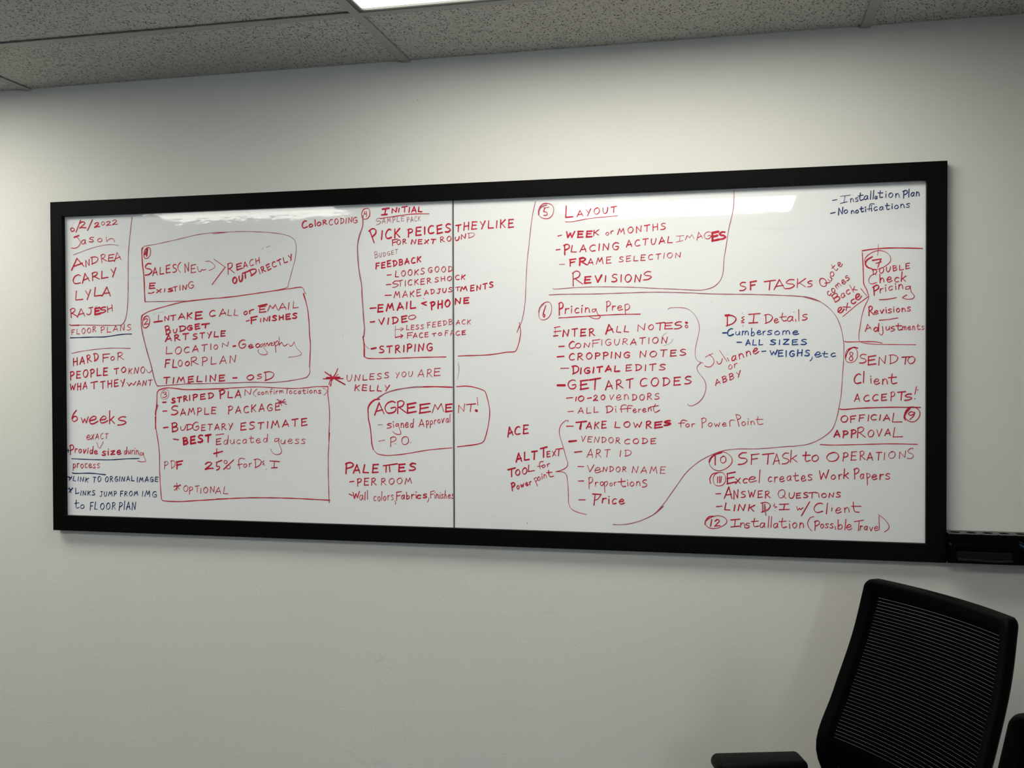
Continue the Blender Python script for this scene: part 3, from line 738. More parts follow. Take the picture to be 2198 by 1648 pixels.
T RO -36.9 339.2 31.3 2.2 -0.9 15.2 3.18 r
T U 5.5 342.1 12.1 1.7 -1.0 10.5 3.81 r
T N 23.1 346.2 13.1 1.7 -1.1 12.6 3.59 r
T D 42.1 348.3 19.2 2.5 -1.3 13.6 2.32 r
G handwriting
T B -228.8 300.6 9.1 2.5 -3.2 18.1 2.16 f
T UDGET -215.8 302.4 55.0 9.8 -1.5 12.4 2.15 f
G handwriting
T FEEDBACK -226.0 270.6 132.3 16.2 -1.5 17.5 4.50 r
G handwriting
S 3.33 r -193.4,252.0 -181.4,252.8
T LOOKS -169.0 245.6 85.6 6.9 -1.0 17.5 3.20 r
T GOOD -72.7 255.8 69.6 2.1 -0.5 16.9 2.97 r
G handwriting
S 3.33 r -196.2,225.2 -182.7,225.6
T S -177.1 216.2 18.1 3.9 -2.3 17.0 3.01 r
T TICKER -160.1 219.5 96.2 7.0 -0.9 16.6 2.99 r
T SHO -53.3 229.1 48.6 4.0 -0.8 14.4 2.97 r
T CK 5.7 234.1 27.8 0.2 -0.2 13.9 3.59 r
G handwriting
S 3.99 r -199.8,195.3 -181.7,195.6
T MAKE -172.7 187.2 78.5 4.9 -0.8 18.8 3.21 r
T ADJUS -84.1 194.7 80.8 7.3 -0.9 14.0 3.40 r
T T 6.5 203.4 12.3 1.2 -0.7 10.5 3.17 r
T M 20.3 202.9 19.0 1.3 -0.6 11.6 4.64 r
T ENTS 49.8 201.9 64.0 9.8 -1.5 15.7 4.00 r
G handwriting
S 4.90 r -244.4,159.5 -227.2,160.7
T EMAIL -220.5 148.4 110.6 9.9 -1.3 21.4 5.36 r
S 4.82 r -78.6,174.8 -92.0,170.8 -78.7,165.2
S 1.97 r -87.5,185.2 -85.3,183.0
S 2.41 r -91.0,156.3 -90.1,155.9
T PHO -64.7 155.0 55.3 6.9 -1.8 22.9 5.52 r
T NE 4.8 166.5 39.4 2.9 -0.9 17.3 5.07 r
G handwriting
S 4.90 r -244.6,120.8 -232.0,121.9
T VIDE -218.4 112.3 83.6 7.9 -1.2 19.3 4.72 r
T O -131.4 125.7 22.0 2.2 -0.8 12.4 2.99 r
G drawn_bracket
L 1.99 r -169.7,108.4 -170.5,90.2 -170.3,76.3
L 1.98 r -169.7,98.8 -147.2,100.2
L 1.98 r -155.1,105.0 -146.1,100.6 -155.1,94.3
S 3.30 r -170.3,76.3 -148.4,81.4
S 2.86 r -155.1,85.8 -147.7,81.8 -154.1,75.0
G handwriting
T LESS -137.1 97.3 50.3 2.2 -0.4 13.9 2.77 r
T FEEDB -75.6 102.5 71.9 9.0 -1.2 15.2 2.55 r
T ACK 7.3 111.0 41.6 0.3 -0.1 13.9 2.53 r
G handwriting
T F -135.0 74.2 15.7 1.5 -0.9 14.9 2.78 r
T ACE -117.0 74.6 43.5 2.7 -0.5 13.8 2.98 r
T TO -61.3 78.3 27.7 2.9 -0.6 8.9 2.97 r
T FA -24.8 80.5 26.0 1.8 -0.6 14.4 2.54 r
T CE 6.5 80.3 28.0 3.3 -0.9 12.2 2.96 r
G handwriting
S 5.33 r -241.5,45.3 -227.8,47.8
T STRIPING -217.7 33.1 156.2 7.0 -0.6 21.0 4.71 r
G drawn_asterisk
S 4.92 r -382.8,-19.6 -356.1,-37.1 -321.4,-55.7
S 4.03 r -387.6,-39.3 -327.1,-38.7
S 5.83 r -377.1,-36.5 -337.5,-35.0
L 3.60 r -343.1,-10.0 -351.4,-27.3 -365.4,-42.6 -370.6,-55.7
S 2.70 r -365.8,-25.1 -358.4,-38.2 -367.9,-60.0
S 2.70 r -342.1,-26.3 -363.1,-43.7 -364.4,-61.1
G handwriting
T U -315.6 -47.0 15.5 1.7 -1.2 19.1 2.82 r
T NLESS -291.3 -45.3 101.7 7.9 -0.8 18.3 3.02 r
T YOU -170.0 -36.3 50.2 3.1 -0.6 17.1 2.57 r
T AR -103.4 -33.3 41.7 -0.1 0.1 21.7 2.56 r
T E -56.2 -31.6 17.7 1.0 -0.7 21.7 2.98 r
G handwriting
T KELLY -291.5 -73.0 102.8 -0.3 0.1 17.3 3.67 r
G drawn_box
L 5.31 r -218.4,-97.0 -232.0,-98.8 -245.8,-109.7 -252.3,-122.7 -252.4,-135.6
L 4.40 r -252.4,-135.6 -251.1,-155.1 -246.2,-177.2 -242.9,-209.6 -241.4,-224.7 -237.4,-239.8
L 2.79 r -237.4,-239.8 -226.0,-250.5 -210.1,-254.5 -187.4,-255.3 -142.2,-250.3 -74.9,-238.6 -6.2,-231.2
L 4.14 f -224.0,-94.5 -197.8,-79.3 -163.8,-69.6 -118.8,-63.2 -89.7,-62.1
L 4.09 r -89.7,-62.1 -51.9,-61.6 -5.1,-63.1
L 3.21 r 7.7,-61.4 36.2,-59.9 62.3,-64.1 86.2,-72.5 92.7,-83.0 99.1,-108.2 102.2,-131.9 98.9,-163.5 90.1,-199.3 81.3,-215.2 57.4,-221.9 9.2,-228.2
G drawn_box
L 2.97 r 12.4,23.2 36.5,24.1 101.1,26.2 150.8,33.1 167.9,33.4 176.5,36.7 182.9,51.2 187.3,67.9 189.9,84.5 189.1,97.0 186.3,113.7
L 2.33 t 179.9,86.7 186.3,105.4
L 2.33 t 231.9,441.4 222.3,395.3 213.6,323.0 208.1,271.3 204.7,209.1 202.5,167.6 197.7,136.4 192.7,115.7 187.4,103.3 179.9,87.7
G handwriting
T A -232.3 -142.0 27.3 4.1 -2.8 33.9 4.74 r
T G -202.2 -137.9 34.7 4.5 -2.4 33.9 4.73 r
T R -165.3 -135.5 26.4 2.7 -1.8 33.8 4.29 r
T E -134.9 -135.3 25.8 3.8 -2.0 25.6 5.56 r
T E -99.0 -135.1 31.2 3.8 -1.6 24.5 5.12 r
T M -62.2 -133.8 33.3 3.4 -1.3 23.8 2.98 r
T E -23.5 -131.5 18.7 2.0 -1.2 20.8 5.09 r
T N 12.9 -133.4 19.7 3.1 -1.9 22.1 2.54 r
T T 35.9 -130.7 26.2 1.6 -0.6 21.1 3.38 r
S 2.56 r 66.6,-90.4 68.7,-112.6
L 5.12 r 63.0,-126.4 62.0,-127.5 62.5,-128.8 63.9,-129.4 65.5,-129.1 66.5,-128.0 66.0,-126.8 64.6,-126.1 62.9,-126.4 62.1,-127.5
G handwriting
S 1.76 t -223.8,-169.5 -209.6,-168.7
T s -194.9 -178.9 12.5 2.3 -2.3 23.5 3.23 r
T i -178.4 -176.2 3.2 0.5 -1.6 20.4 3.01 r
L 2.85 r -162.0,-166.1 -168.8,-166.8 -170.0,-173.3 -163.2,-171.1 -162.0,-166.1 -161.0,-176.4 -155.4,-189.3 -157.7,-195.7 -171.2,-194.8 -179.8,-187.4
T ned -154.2 -176.8 36.0 1.8 -0.5 25.7 3.21 r
T A -101.4 -174.2 14.5 1.6 -1.2 21.3 2.78 r
T pproval -80.2 -168.8 69.8 8.7 -1.5 23.3 2.76 r
G handwriting
S 2.20 r -221.3,-215.8 -203.0,-212.4
T P -186.1 -228.8 18.1 2.4 -1.7 25.3 2.79 r
S 1.97 r -173.2,-222.8 -170.2,-222.9
L 2.83 r -145.9,-202.8 -150.0,-205.6 -152.2,-210.3 -152.6,-215.2 -151.6,-220.0 -148.4,-223.4 -144.0,-224.2 -139.5,-223.3 -135.4,-220.6 -132.9,-216.0 -132.7,-211.1 -133.9,-206.4 -136.9,-202.9 -141.3,-201.9 -145.8,-203.1 -149.9,-205.8
S 1.96 r -127.4,-218.5 -125.1,-218.5
G handwriting
T P -321.7 -306.8 24.3 2.0 -1.0 28.7 5.43 r
T ALE -297.4 -307.0 74.6 3.2 -0.2 26.0 4.98 r
S 4.36 r -208.0,-285.1 -166.0,-278.6
S 4.81 r -198.9,-284.1 -200.1,-302.9
S 4.37 r -189.8,-282.2 -188.3,-301.6
T ES -161.6 -299.4 50.2 2.5 -0.3 21.0 5.36 r
G handwriting
S 4.42 r -308.7,-332.6 -296.4,-330.9
T PER -286.1 -343.7 57.8 4.5 -0.6 21.2 3.68 r
T ROOM -213.9 -338.2 89.4 4.6 -0.2 18.9 3.01 r
G handwriting
S 3.54 r -311.2,-367.1 -301.3,-371.2
T W -299.0 -380.3 19.6 2.7 -1.2 19.1 3.91 r
T all -279.4 -385.2 25.7 3.9 -2.0 27.0 2.82 r
T colors -236.3 -386.5 58.5 6.0 -1.1 26.9 2.59 r
L 2.39 r -174.4,-382.7 -171.7,-387.4 -172.7,-392.8
T F -168.8 -381.3 15.8 2.6 -1.9 24.0 3.01 r
T abri -155.2 -378.4 45.0 3.7 -0.7 24.7 3.22 r
T cs -108.6 -375.7 29.1 3.1 -0.9 20.3 4.06 r
L 2.37 r -74.4,-372.0 -74.5,-378.4 -78.9,-384.5
T F -68.9 -372.3 11.1 1.6 -1.2 18.7 2.77 r
T inishes -56.6 -373.3 55.3 1.4 0.1 23.4 2.77 r
G drawn_box
L 2.20 t 279.2,204.8 281.3,203.1 290.7,202.7 332.5,205.1 394.6,206.4 476.4,204.0 557.1,198.9 655.9,192.1 626.4,194.4 656.1,192.1 675.8,191.9 695.4,195.5 711.1,203.1 722.8,215.8 729.6,233.5 731.5,253.4 732.5,271.2 737.4,300.9 744.2,346.3 752.0,379.7 756.8,405.3 758.2,434.9 757.8,448.8
G circled_number
L 2.54 r 261.9,435.8 252.4,434.1 245.3,427.4 241.4,418.7 240.4,409.3 244.2,400.6 252.0,395.5 261.0,393.6 270.4,395.0 277.9,401.3 281.4,410.2 282.1,419.5 278.8,428.4 271.0,433.7 261.9,435.1 252.6,433.7
L 5.10 f 262.3,430.3 249.3,426.7 241.9,417.7 240.8,405.3
S 2.54 r 254.5,422.8 269.3,424.5
L 3.39 r 257.7,421.6 254.5,413.1 262.3,411.8 264.4,406.5 261.8,402.5 255.1,403.1
G handwriting
T L 315.2 394.9 19.8 1.7 -2.2 32.4 4.12 r
T AYOUT 346.4 396.6 106.9 7.8 -1.1 18.4 3.48 r
G underline
L 2.28 r 314.6,383.4 332.9,383.0 374.3,389.1 415.5,392.2 455.4,394.2
G handwriting
S 3.16 r 293.6,345.7 304.0,347.8
T WEE 317.2 340.4 69.4 1.2 -0.5 18.0 5.13 r
T K 390.7 343.5 14.4 1.0 -0.8 15.3 3.48 r
T o 423.6 343.0 9.2 1.1 -1.2 14.7 2.66 r
T r 436.9 346.1 7.2 1.2 -1.6 14.6 2.65 r
T MONTHS 456.3 344.0 126.0 10.3 -1.1 17.8 3.24 r
G handwriting
S 3.16 r 288.5,308.3 299.3,309.5
T P 311.4 296.8 15.4 2.2 -2.4 25.0 4.74 r
T LACING 330.6 300.9 127.7 3.8 -0.6 20.0 3.68 r
T ACTUAL 478.6 310.2 121.6 8.3 -1.0 18.6 3.44 r
S 1.82 r 609.7,334.9 629.5,335.8
S 1.82 r 608.7,319.2 626.6,322.7
S 1.82 r 619.6,334.5 617.6,321.0
T M 633.5 324.1 22.7 2.9 -1.0 12.0 2.01 r
T A 663.7 322.7 14.2 4.9 -3.6 18.7 2.41 r
T G 681.7 324.1 18.6 2.8 -1.8 18.9 2.20 r
T E 703.3 319.4 16.6 2.9 -2.4 22.2 6.79 r
T S 720.9 321.7 16.5 3.0 -2.2 19.4 5.98 r
G handwriting
S 2.10 r 297.1,269.3 311.8,269.0
T F 326.4 264.0 16.6 1.6 -1.2 18.1 4.32 r
T R 352.3 266.4 20.7 0.5 -0.5 18.9 5.74 r
T AME 375.1 265.8 63.1 3.8 -0.8 18.0 3.07 r
T SELECTION 459.2 270.7 161.8 8.6 -0.7 15.8 2.63 r
G handwriting
T R 334.6 211.8 28.0 4.9 -3.9 36.4 3.50 r
T EV 366.7 217.5 45.4 1.8 -0.7 20.1 5.32 r
T I 421.7 219.5 2.9 0.3 -1.3 16.7 4.09 r
T SION 439.7 217.9 77.2 -0.3 -0.2 22.8 3.86 r
T S 524.6 220.8 20.9 3.6 -2.2 21.8 3.44 r
G drawn_box
L 2.42 t 268.6,187.4 311.6,188.2 394.5,187.4 476.4,188.4 557.1,188.8 655.9,184.7 665.9,183.5 724.7,180.3 802.2,178.0 878.6,173.9 935.3,168.9 972.2,156.5 931.7,169.6 956.1,164.3 978.5,152.2 997.2,136.3 1012.1,116.6 1023.2,89.2 1028.8,60.1 1030.7,40.6 1029.8,1.8 1027.1,-37.1 1024.4,-79.8 1019.8,-109.1 1014.2,-138.4 1005.0,-165.7 991.9,-181.5 969.5,-197.4 941.4,-209.5 903.6,-214.9 897.8,-214.9 821.4,-222.4 773.2,-223.5 744.1,-226.3 724.6,-230.6 695.2,-242.7 665.7,-260.2 636.0,-286.9 616.1,-314.5 596.1,-343.3 576.1,-372.2 556.0,-395.0 545.9,-403.8 575.5,-378.2 555.4,-397.1 525.1,-414.2 494.7,-425.3 464.1,-430.8 441.6,-430.7
G circled_number
L 2.31 r 256.4,166.7 248.4,160.9 243.1,150.8 240.8,140.0 240.9,129.4 245.2,121.8 252.5,119.7 260.4,121.4 268.3,126.9 274.0,136.8 275.9,147.7 275.5,157.9 271.6,166.0 264.4,168.4 256.4,166.0 248.6,160.6
L 4.21 f 253.8,163.0 244.3,153.8 240.4,141.4
L 3.58 r 260.1,158.7 254.4,142.3 252.2,131.9 255.2,127.1 257.3,133.9 253.1,135.4
G handwriting
T P 296.4 134.4 12.6 1.5 -2.3 31.9 4.34 r
T ricin 313.1 135.7 67.3 1.8 -0.6 27.7 3.49 r
L 2.69 r 397.5,147.1 387.2,146.2 386.6,139.5 393.4,140.0 396.9,145.5 400.2,134.8 408.4,126.5 401.6,120.8 388.2,122.3 380.0,126.9
T P 424.9 141.5 11.7 0.8 -1.2 26.1 2.86 r
T re 440.6 141.3 27.1 0.6 -0.5 25.5 3.06 r
L 2.87 r 474.3,157.0 475.9,130.5
L 2.87 r 474.3,156.4 482.4,158.9 487.5,151.7 482.4,144.0 475.3,142.7
G underline
L 3.06 r 295.7,124.5 373.8,128.0 455.9,131.4 514.8,131.3
G handwriting
S 2.93 r 283.1,98.4 298.8,101.3
S 2.92 r 282.4,87.0 301.9,89.5
S 1.67 r 286.2,99.4 285.7,76.7
S 4.18 r 281.5,75.7 292.9,77.0
T NTER 307.1 74.0 86.2 2.2 -0.4 21.0 4.32 r
T A 424.1 79.7 19.5 5.1 -3.5 23.9 4.70 r
T LL 451.8 84.6 33.6 0.0 -0.1 16.7 3.05 r
T N 508.3 86.0 20.6 3.2 -1.6 17.8 2.84 r
T O 536.9 88.5 13.7 1.5 -0.9 14.5 3.04 r
T T 557.0 88.3 22.4 1.3 -0.7 19.8 3.43 r
T E 579.4 91.2 20.5 0.6 -0.3 16.5 3.63 r
T S 605.3 90.3 19.9 3.2 -1.6 18.0 3.62 r
L 3.61 r 634.5,108.3 633.3,107.3 633.9,106.1 635.7,105.4 637.8,105.6 638.9,106.7 638.3,107.9 636.5,108.5 634.5,108.3 633.4,107.3
L 3.01 r 634.1,99.7 633.1,98.6 632.8,97.1 633.1,95.7 633.9,94.4 635.2,93.6 636.7,93.6 638.1,94.2 639.2,95.2 639.5,96.7 639.1,98.2 638.3,99.5 637.0,100.3 635.5,100.3 634.2,99.6 633.1,98.6
G handwriting
S 4.17 r 295.5,47.2 310.2,47.9
T C 324.1 41.2 15.2 1.9 -1.4 18.9 3.92 r
T ON 340.4 41.7 39.4 3.2 -0.7 14.0 3.08 r
T F 387.0 44.8 20.6 1.9 -1.0 19.4 2.46 r
T IGUR 411.7 48.3 71.5 2.8 -0.4 16.7 2.45 r
T ATION 489.4 50.7 96.6 3.6 -0.4 17.8 3.04 r
L 2.42 g 585.0,80.5 579.0,77.5 574.0,72.5
L 2.02 g 600.9,64.2 593.0,53.2 585.0,50.2 577.0,46.9
G handwriting
S 4.58 r 291.3,19.2 309.1,20.7
T CROPPING 324.1 10.7 163.2 5.4 -0.4 18.0 3.89 r
T NOTES 513.6 17.0 121.1 4.1 -0.4 17.8 3.43 r
G handwriting
S 2.91 r 300.2,-11.9 322.6,-11.4
T D 332.9 -26.4 17.7 2.6 -1.7 20.9 4.53 r
T IGITAL 354.8 -25.9 105.0 6.5 -0.6 16.8 4.71 r
T EDITS 477.1 -19.7 103.9 2.9 -0.3 18.2 3.45 r
G handwriting
S 7.06 r 291.7,-57.8 311.4,-57.8
T G 320.3 -68.1 22.9 2.1 -1.2 25.1 4.12 r
T E 354.7 -68.5 21.8 2.9 -1.7 23.6 4.73 r
T T 380.6 -69.1 28.9 3.1 -1.6 28.7 5.13 r
T ART 422.4 -69.0 74.3 6.8 -1.3 26.9 3.88 r
T CODES 514.5 -61.8 134.0 7.7 -0.7 24.2 3.84 r
G handwriting
S 3.51 r 316.1,-92.5 332.8,-90.8
T I 341.1 -100.4 2.1 0.0 0.0 12.0 3.50 r
T 0 348.4 -101.8 15.6 2.5 -1.2 14.4 4.12 r
S 3.49 r 373.3,-93.1 383.6,-91.0
T 20 389.8 -99.2 30.9 3.2 -0.8 15.4 3.48 r
T ven 433.4 -98.0 50.6 2.0 -0.5 29.6 2.65 r
T DORS 493.2 -97.8 71.6 3.7 -0.4 17.2 2.84 r
G handwriting
S 2.68 r 319.6,-129.0 334.8,-127.9
T ALL 348.3 -134.4 54.9 4.5 -0.7 18.1 2.67 r
T D 423.7 -131.9 18.5 2.6 -1.3 18.4 3.07 r
T i 448.3 -130.1 3.1 0.4 -1.5 20.4 2.65 r
L 2.64 r 464.7,-130.2 463.7,-114.9 470.8,-109.7 477.9,-110.7
S 2.63 r 460.6,-121.4 490.1,-118.8
L 2.63 r 480.9,-129.1 481.0,-114.8 486.1,-111.3 494.2,-112.7
T eren 495.2 -131.4 49.5 4.4 -0.8 19.3 2.64 r
L 2.61 r 554.8,-107.3 549.7,-118.5 551.7,-127.6 556.7,-129.0 565.8,-123.5
S 2.61 r 540.7,-115.5 562.8,-111.4
G drawn_bracket
L 2.27 r 320.1,-156.6 320.1,-152.5 313.8,-153.5 303.3,-161.9 296.6,-176.5 297.0,-193.0 305.3,-219.8 315.7,-256.9 319.4,-269.3 315.6,-279.7 303.0,-287.1 286.2,-292.2
L 2.44 r 286.2,-292.2 303.0,-292.3 314.5,-298.3 318.6,-318.9 320.7,-349.9 321.6,-378.9 330.0,-393.1 346.6,-400.9 369.5,-406.1
G handwriting
S 3.50 r 316.3,-168.4 334.7,-168.2
T T 341.9 -177.0 28.0 2.3 -0.8 20.6 4.94 r
S 6.17 r 355.5,-163.5 353.0,-174.9
T AKE 371.0 -175.1 53.0 2.4 -0.3 20.1 3.90 r
T LOW 447.2 -171.3 71.2 1.7 -0.1 16.7 3.47 r
T R 530.5 -171.5 15.1 1.2 -0.7 18.6 4.06 r
T E 553.2 -171.3 20.1 2.6 -1.0 15.8 5.06 r
T S 578.3 -164.6 16.4 3.2 -1.1 11.7 5.65 r
L 2.59 r 637.1,-152.0 628.1,-149.0 621.8,-152.7 621.2,-163.2 621.8,-169.2
S 2.59 r 615.2,-157.6 631.1,-156.7
T or 634.1 -168.5 22.8 2.6 -1.0 18.1 2.61 r
T P 675.6 -167.7 12.8 2.1 -2.0 24.0 2.60 r
T owe 692.9 -167.0 46.3 2.8 -0.6 21.0 2.60 r
L 2.55 r 748.0,-165.0 747.0,-153.1 751.9,-148.1 759.6,-149.0
L 2.74 r 762.5,-134.1 767.4,-149.9 770.9,-164.8
L 2.74 r 763.1,-134.1 771.3,-135.6 775.1,-141.9 767.0,-148.0
T oin 777.5 -162.2 32.4 1.7 -0.5 20.8 2.58 r
L 2.52 r 818.5,-138.6 817.2,-151.5 820.5,-159.4 831.0,-157.7
S 2.72 r 813.7,-146.6 831.0,-145.9
G handwriting
S 6.17 r 323.1,-209.7 342.5,-207.4
T VENDOR 355.8 -209.9 105.6 -2.8 0.4 16.8 2.46 r
T CODE 472.6 -213.9 83.0 1.5 -0.0 15.3 3.05 r
G handwriting
S 3.69 r 338.3,-238.4 357.4,-236.0
T ART 372.3 -251.9 61.8 1.6 -0.1 23.6 2.46 r
T ID 460.7 -248.8 30.1 2.1 -0.5 18.8 2.45 r
G handwriting
S 2.66 r 346.9,-277.0 362.5,-276.8
T V 372.2 -291.4 18.2 0.8 -0.2 20.2 2.67 r
T e 392.1 -293.1 18.6 1.8 -1.0 25.6 2.67 r
T NDOR 414.8 -289.6 63.5 1.2 0.0 14.7 2.66 r
T NAME 492.9 -291.1 87.7 -0.9 0.3 18.7 2.44 r
G handwriting
S 3.07 r 347.9,-316.2 362.4,-315.5
T P 376.9 -334.2 11.4 1.9 -2.3 29.1 2.67 r
T ro 393.4 -329.7 24.1 2.6 -1.0 22.6 2.67 r
L 2.64 r 418.2,-317.8 419.2,-333.2 419.6,-345.5
L 2.43 r 418.2,-318.8 425.4,-315.6 427.4,-320.7 422.3,-329.0
T or 432.6 -328.2 17.8 1.8 -0.8 18.4 2.66 r
L 3.23 r 464.3,-306.6 463.5,-321.9 468.4,-328.4 475.5,-327.4
S 3.23 r 455.1,-316.4 474.5,-313.9
T ion 479.6 -327.1 35.5 1.8 -0.3 23.4 2.65 r
T S 520.8 -329.2 12.1 2.3 -1.8 19.8 3.25 r
G handwriting
S 3.06 r 349.2,-366.8 366.4,-366.4
S 4.06 r 387.2,-350.4 409.9,-350.9
L 2.85 r 409.9,-350.9 400.6,-363.4 391.3,-366.7
S 3.46 r 393.4,-351.3 390.2,-380.2
T rice 412.9 -374.8 59.4 0.5 0.3 28.7 3.89 r
G handwriting
T A 153.7 -198.8 15.0 5.4 -4.7 24.6 4.81 r
T CE 173.1 -191.9 37.8 3.1 -0.9 24.0 4.80 r
G handwriting
T ALT 177.1 -267.1 58.6 10.6 -2.2 24.9 5.00 r
T T 245.2 -253.9 18.0 3.4 -2.5 25.8 4.98 r
T EX 262.1 -252.0 24.2 2.5 -0.8 17.0 3.32 r
T T 286.3 -249.5 17.8 1.7 -0.8 19.6 3.73 r
G handwriting
T T 154.9 -308.8 20.0 4.6 -2.4 20.8 5.02 r
T OO 174.8 -304.2 32.0 5.2 -1.4 18.3 3.97 r
T L 210.1 -293.7 18.1 3.5 -1.8 18.7 3.33 r
L 2.91 r 251.5,-265.2 244.1,-266.0 240.9,-273.8 243.0,-285.2
S 2.70 r 235.6,-279.1 250.4,-276.7
T or 248.3 -284.0 21.6 7.7 -2.7 14.7 2.69 r
G handwriting
T P 165.1 -346.3 9.7 3.4 -3.7 20.5 4.59 r
T ower 179.0 -342.2 39.9 14.5 -3.3 17.4 3.33 r
L 2.70 r 226.0,-312.6 231.2,-321.8 235.5,-332.2
L 2.70 r 226.0,-312.6 232.3,-309.3 235.5,-314.5 230.2,-320.8
T oin 236.6 -318.2 25.4 9.5 -3.5 18.3 2.90 r
L 3.51 r 266.2,-288.9 267.3,-300.3 271.5,-306.4 279.9,-304.2
S 2.89 r 260.9,-295.6 275.7,-293.3
G marker_dot
S 1.66 k 205.8,-433.2 207.1,-436.3
G drawn_bracket
L 1.99 t 588.2,142.9 592.6,146.2 606.5,147.2 626.4,146.3 642.2,141.0 656.0,128.7 665.9,110.6 669.4,90.5 664.9,66.5 659.5,40.5 658.9,18.5 662.9,8.4 669.8,3.4 678.6,0.7
L 2.39 t 672.7,0.4 665.8,-5.6 662.9,-13.6 667.8,-25.7 679.6,-39.7 685.5,-53.7 685.5,-69.7 679.5,-87.8 665.8,-103.9 650.0,-111.6 642.0,-111.0 638.7,-107.0
G handwriting
S 1.79 r 684.5,16.3 704.1,25.8
L 2.38 r 694.3,23.3 705.1,12.2 706.1,0.2 698.2,-8.7 690.4,-9.7 683.1,-6.7
L 2.57 r 713.9,5.2 717.8,-2.2 724.6,0.1 728.2,12.1
S 2.37 r 720.8,34.0 740.2,4.4
S 2.37 r 741.2,14.0 745.1,5.0
S 1.78 r 740.6,23.9 741.2,22.9
T anne 752.9 5.0 67.6 22.0 -4.3 25.4 3.37 r
G handwriting
T or 744.7 -17.9 22.3 7.9 -4.1 22.5 2.19 r
G handwriting
T ABBY 710.9 -58.1 65.2 24.6 -3.3 17.2 2.99 r
G handwriting
S 3.96 r 735.4,125.1 746.1,126.3
T D 737.3 98.2 25.8 2.0 -1.3 26.8 3.98 r
L 2.56 r 783.9,120.8 777.5,117.3 783.9,112.9 777.1,109.4 783.9,105.3 776.1,105.0
S 1.77 r 779.0,129.2 780.2,128.4
S 1.58 r 780.2,98.6 780.6,95.1
S 3.53 r 795.4,126.2 824.2,128.1
S 3.92 r 796.0,103.8 817.5,104.9
S 3.54 r 808.9,126.3 806.4,104.6
T D 835.7 102.2 19.7 2.7 -1.8 23.2 3.16 r
T e 859.2 102.9 10.9 1.2 -1.3 19.7 2.95 r
L 3.11 r 880.1,128.2 877.7,114.5 882.4,107.9 890.0,109.4
S 2.72 r 872.9,117.5 889.1,119.2
T a 891.5 106.4 14.6 0.8 -0.8 23.5 3.14 r
S 2.52 r 912.3,112.0 913.1,106.1
S 1.94 r 907.6,130.3 908.5,129.9
S 2.90 r 919.9,136.4 920.6,107.0
T S 929.3 108.4 12.6 2.2 -1.4 15.2 3.33 r
G handwriting b
S 4.35 b 729.5,78.8 738.3,79.3
T C 742.2 70.1 14.6 3.4 -2.3 18.2 4.18 b
T um 762.0 72.5 32.9 0.6 -0.3 20.8 2.98 b
T be 801.8 71.0 25.0 1.3 -0.8 23.3 3.36 b
T r 831.3 71.7 6.3 0.9 -1.6 19.3 2.96 b
T some 842.4 72.2 76.9 1.1 -0.3 21.2 3.34 b
G handwriting b
S 3.94 b 765.9,54.4 777.1,54.2
T ALL 788.3 46.6 42.3 1.0 -0.3 15.0 3.56 b
T SIZES 849.7 46.9 89.8 0.2 -0.1 14.5 3.73 b
G handwriting b
S 3.71 b 828.1,29.7 838.2,30.8
T W 849.1 20.2 18.1 1.3 -0.5 12.2 3.75 b
T EIGHS 870.1 16.2 76.9 2.1 -0.3 16.9 3.93 b
L 2.88 b 953.3,14.7 952.7,9.8 948.2,4.9
T e 960.0 13.9 15.9 1.5 -1.2 24.4 3.52 b
T tc 977.7 14.2 32.2 0.4 -0.2 18.5 3.31 b
G handwriting k
S 2.90 k 1002.5,412.9 1013.6,414.4
S 1.93 k 1021.9,422.4 1045.9,424.5
S 1.93 k 1033.0,422.7 1030.2,406.0
S 2.31 k 1021.9,404.4 1038.0,408.2
T ns 1046.5 405.9 18.8 2.5 -1.7 18.9 2.90 k
T t 1065.2 409.4 12.8 1.0 -1.4 22.2 3.09 k
T a 1079.0 410.8 9.7 1.1 -1.5 18.9 2.90 k
T l 1094.5 411.7 1.8 0.1 -1.1 21.2 3.08 k
T l 1100.9 412.2 1.8 0.1 -1.2 22.1 3.08 k
T a 1104.5 411.6 6.0 0.5 -0.9 13.5 2.89 k
T tion 1112.4 414.4 51.1 -0.2 -0.4 22.0 2.88 k
T P 1172.5 412.3 10.8 1.5 -1.6 18.1 3.26 k
T lan 1185.1 414.1 26.0 1.4 -1.0 20.0 3.05 k
G handwriting k
S 2.90 k 997.9,380.1 1009.0,382.0
T N 1017.3 375.7 11.1 1.3 -1.4 17.8 3.30 k
T o 1030.6 378.5 9.2 0.6 -0.9 17.0 3.29 k
T noti 1048.3 377.3 34.9 4.1 -1.3 16.4 3.29 k
L 2.30 k 1103.3,399.8 1095.4,400.5 1091.8,395.2 1091.3,383.3
S 2.30 k 1085.4,387.4 1097.3,388.5
T ications 1096.0 382.8 91.8 4.9 -0.9 18.8 2.88 k
G drawn_box
L 3.38 r 1074.6,282.8 1098.4,285.9 1125.7,287.6 1161.9,287.3 1217.6,284.2
L 3.23 r 1074.6,277.9 1076.5,247.0 1077.4,218.0 1078.4,198.7 1084.8,185.1 1090.0,169.5
L 2.24 r 1090.0,169.5 1090.3,163.7 1087.6,156.0 1080.3,140.7 1073.9,117.6 1069.4,88.7 1066.6,69.3 1067.6,55.8 1072.2,51.9 1080.4,48.9 1107.9,45.8 1144.3,45.0 1202.0,44.0
L 2.83 r 1032.5,54.6 1038.1,52.6 1071.3,52.9 1098.7,52.6 1111.5,51.5 1122.5,48.5
G circled_number
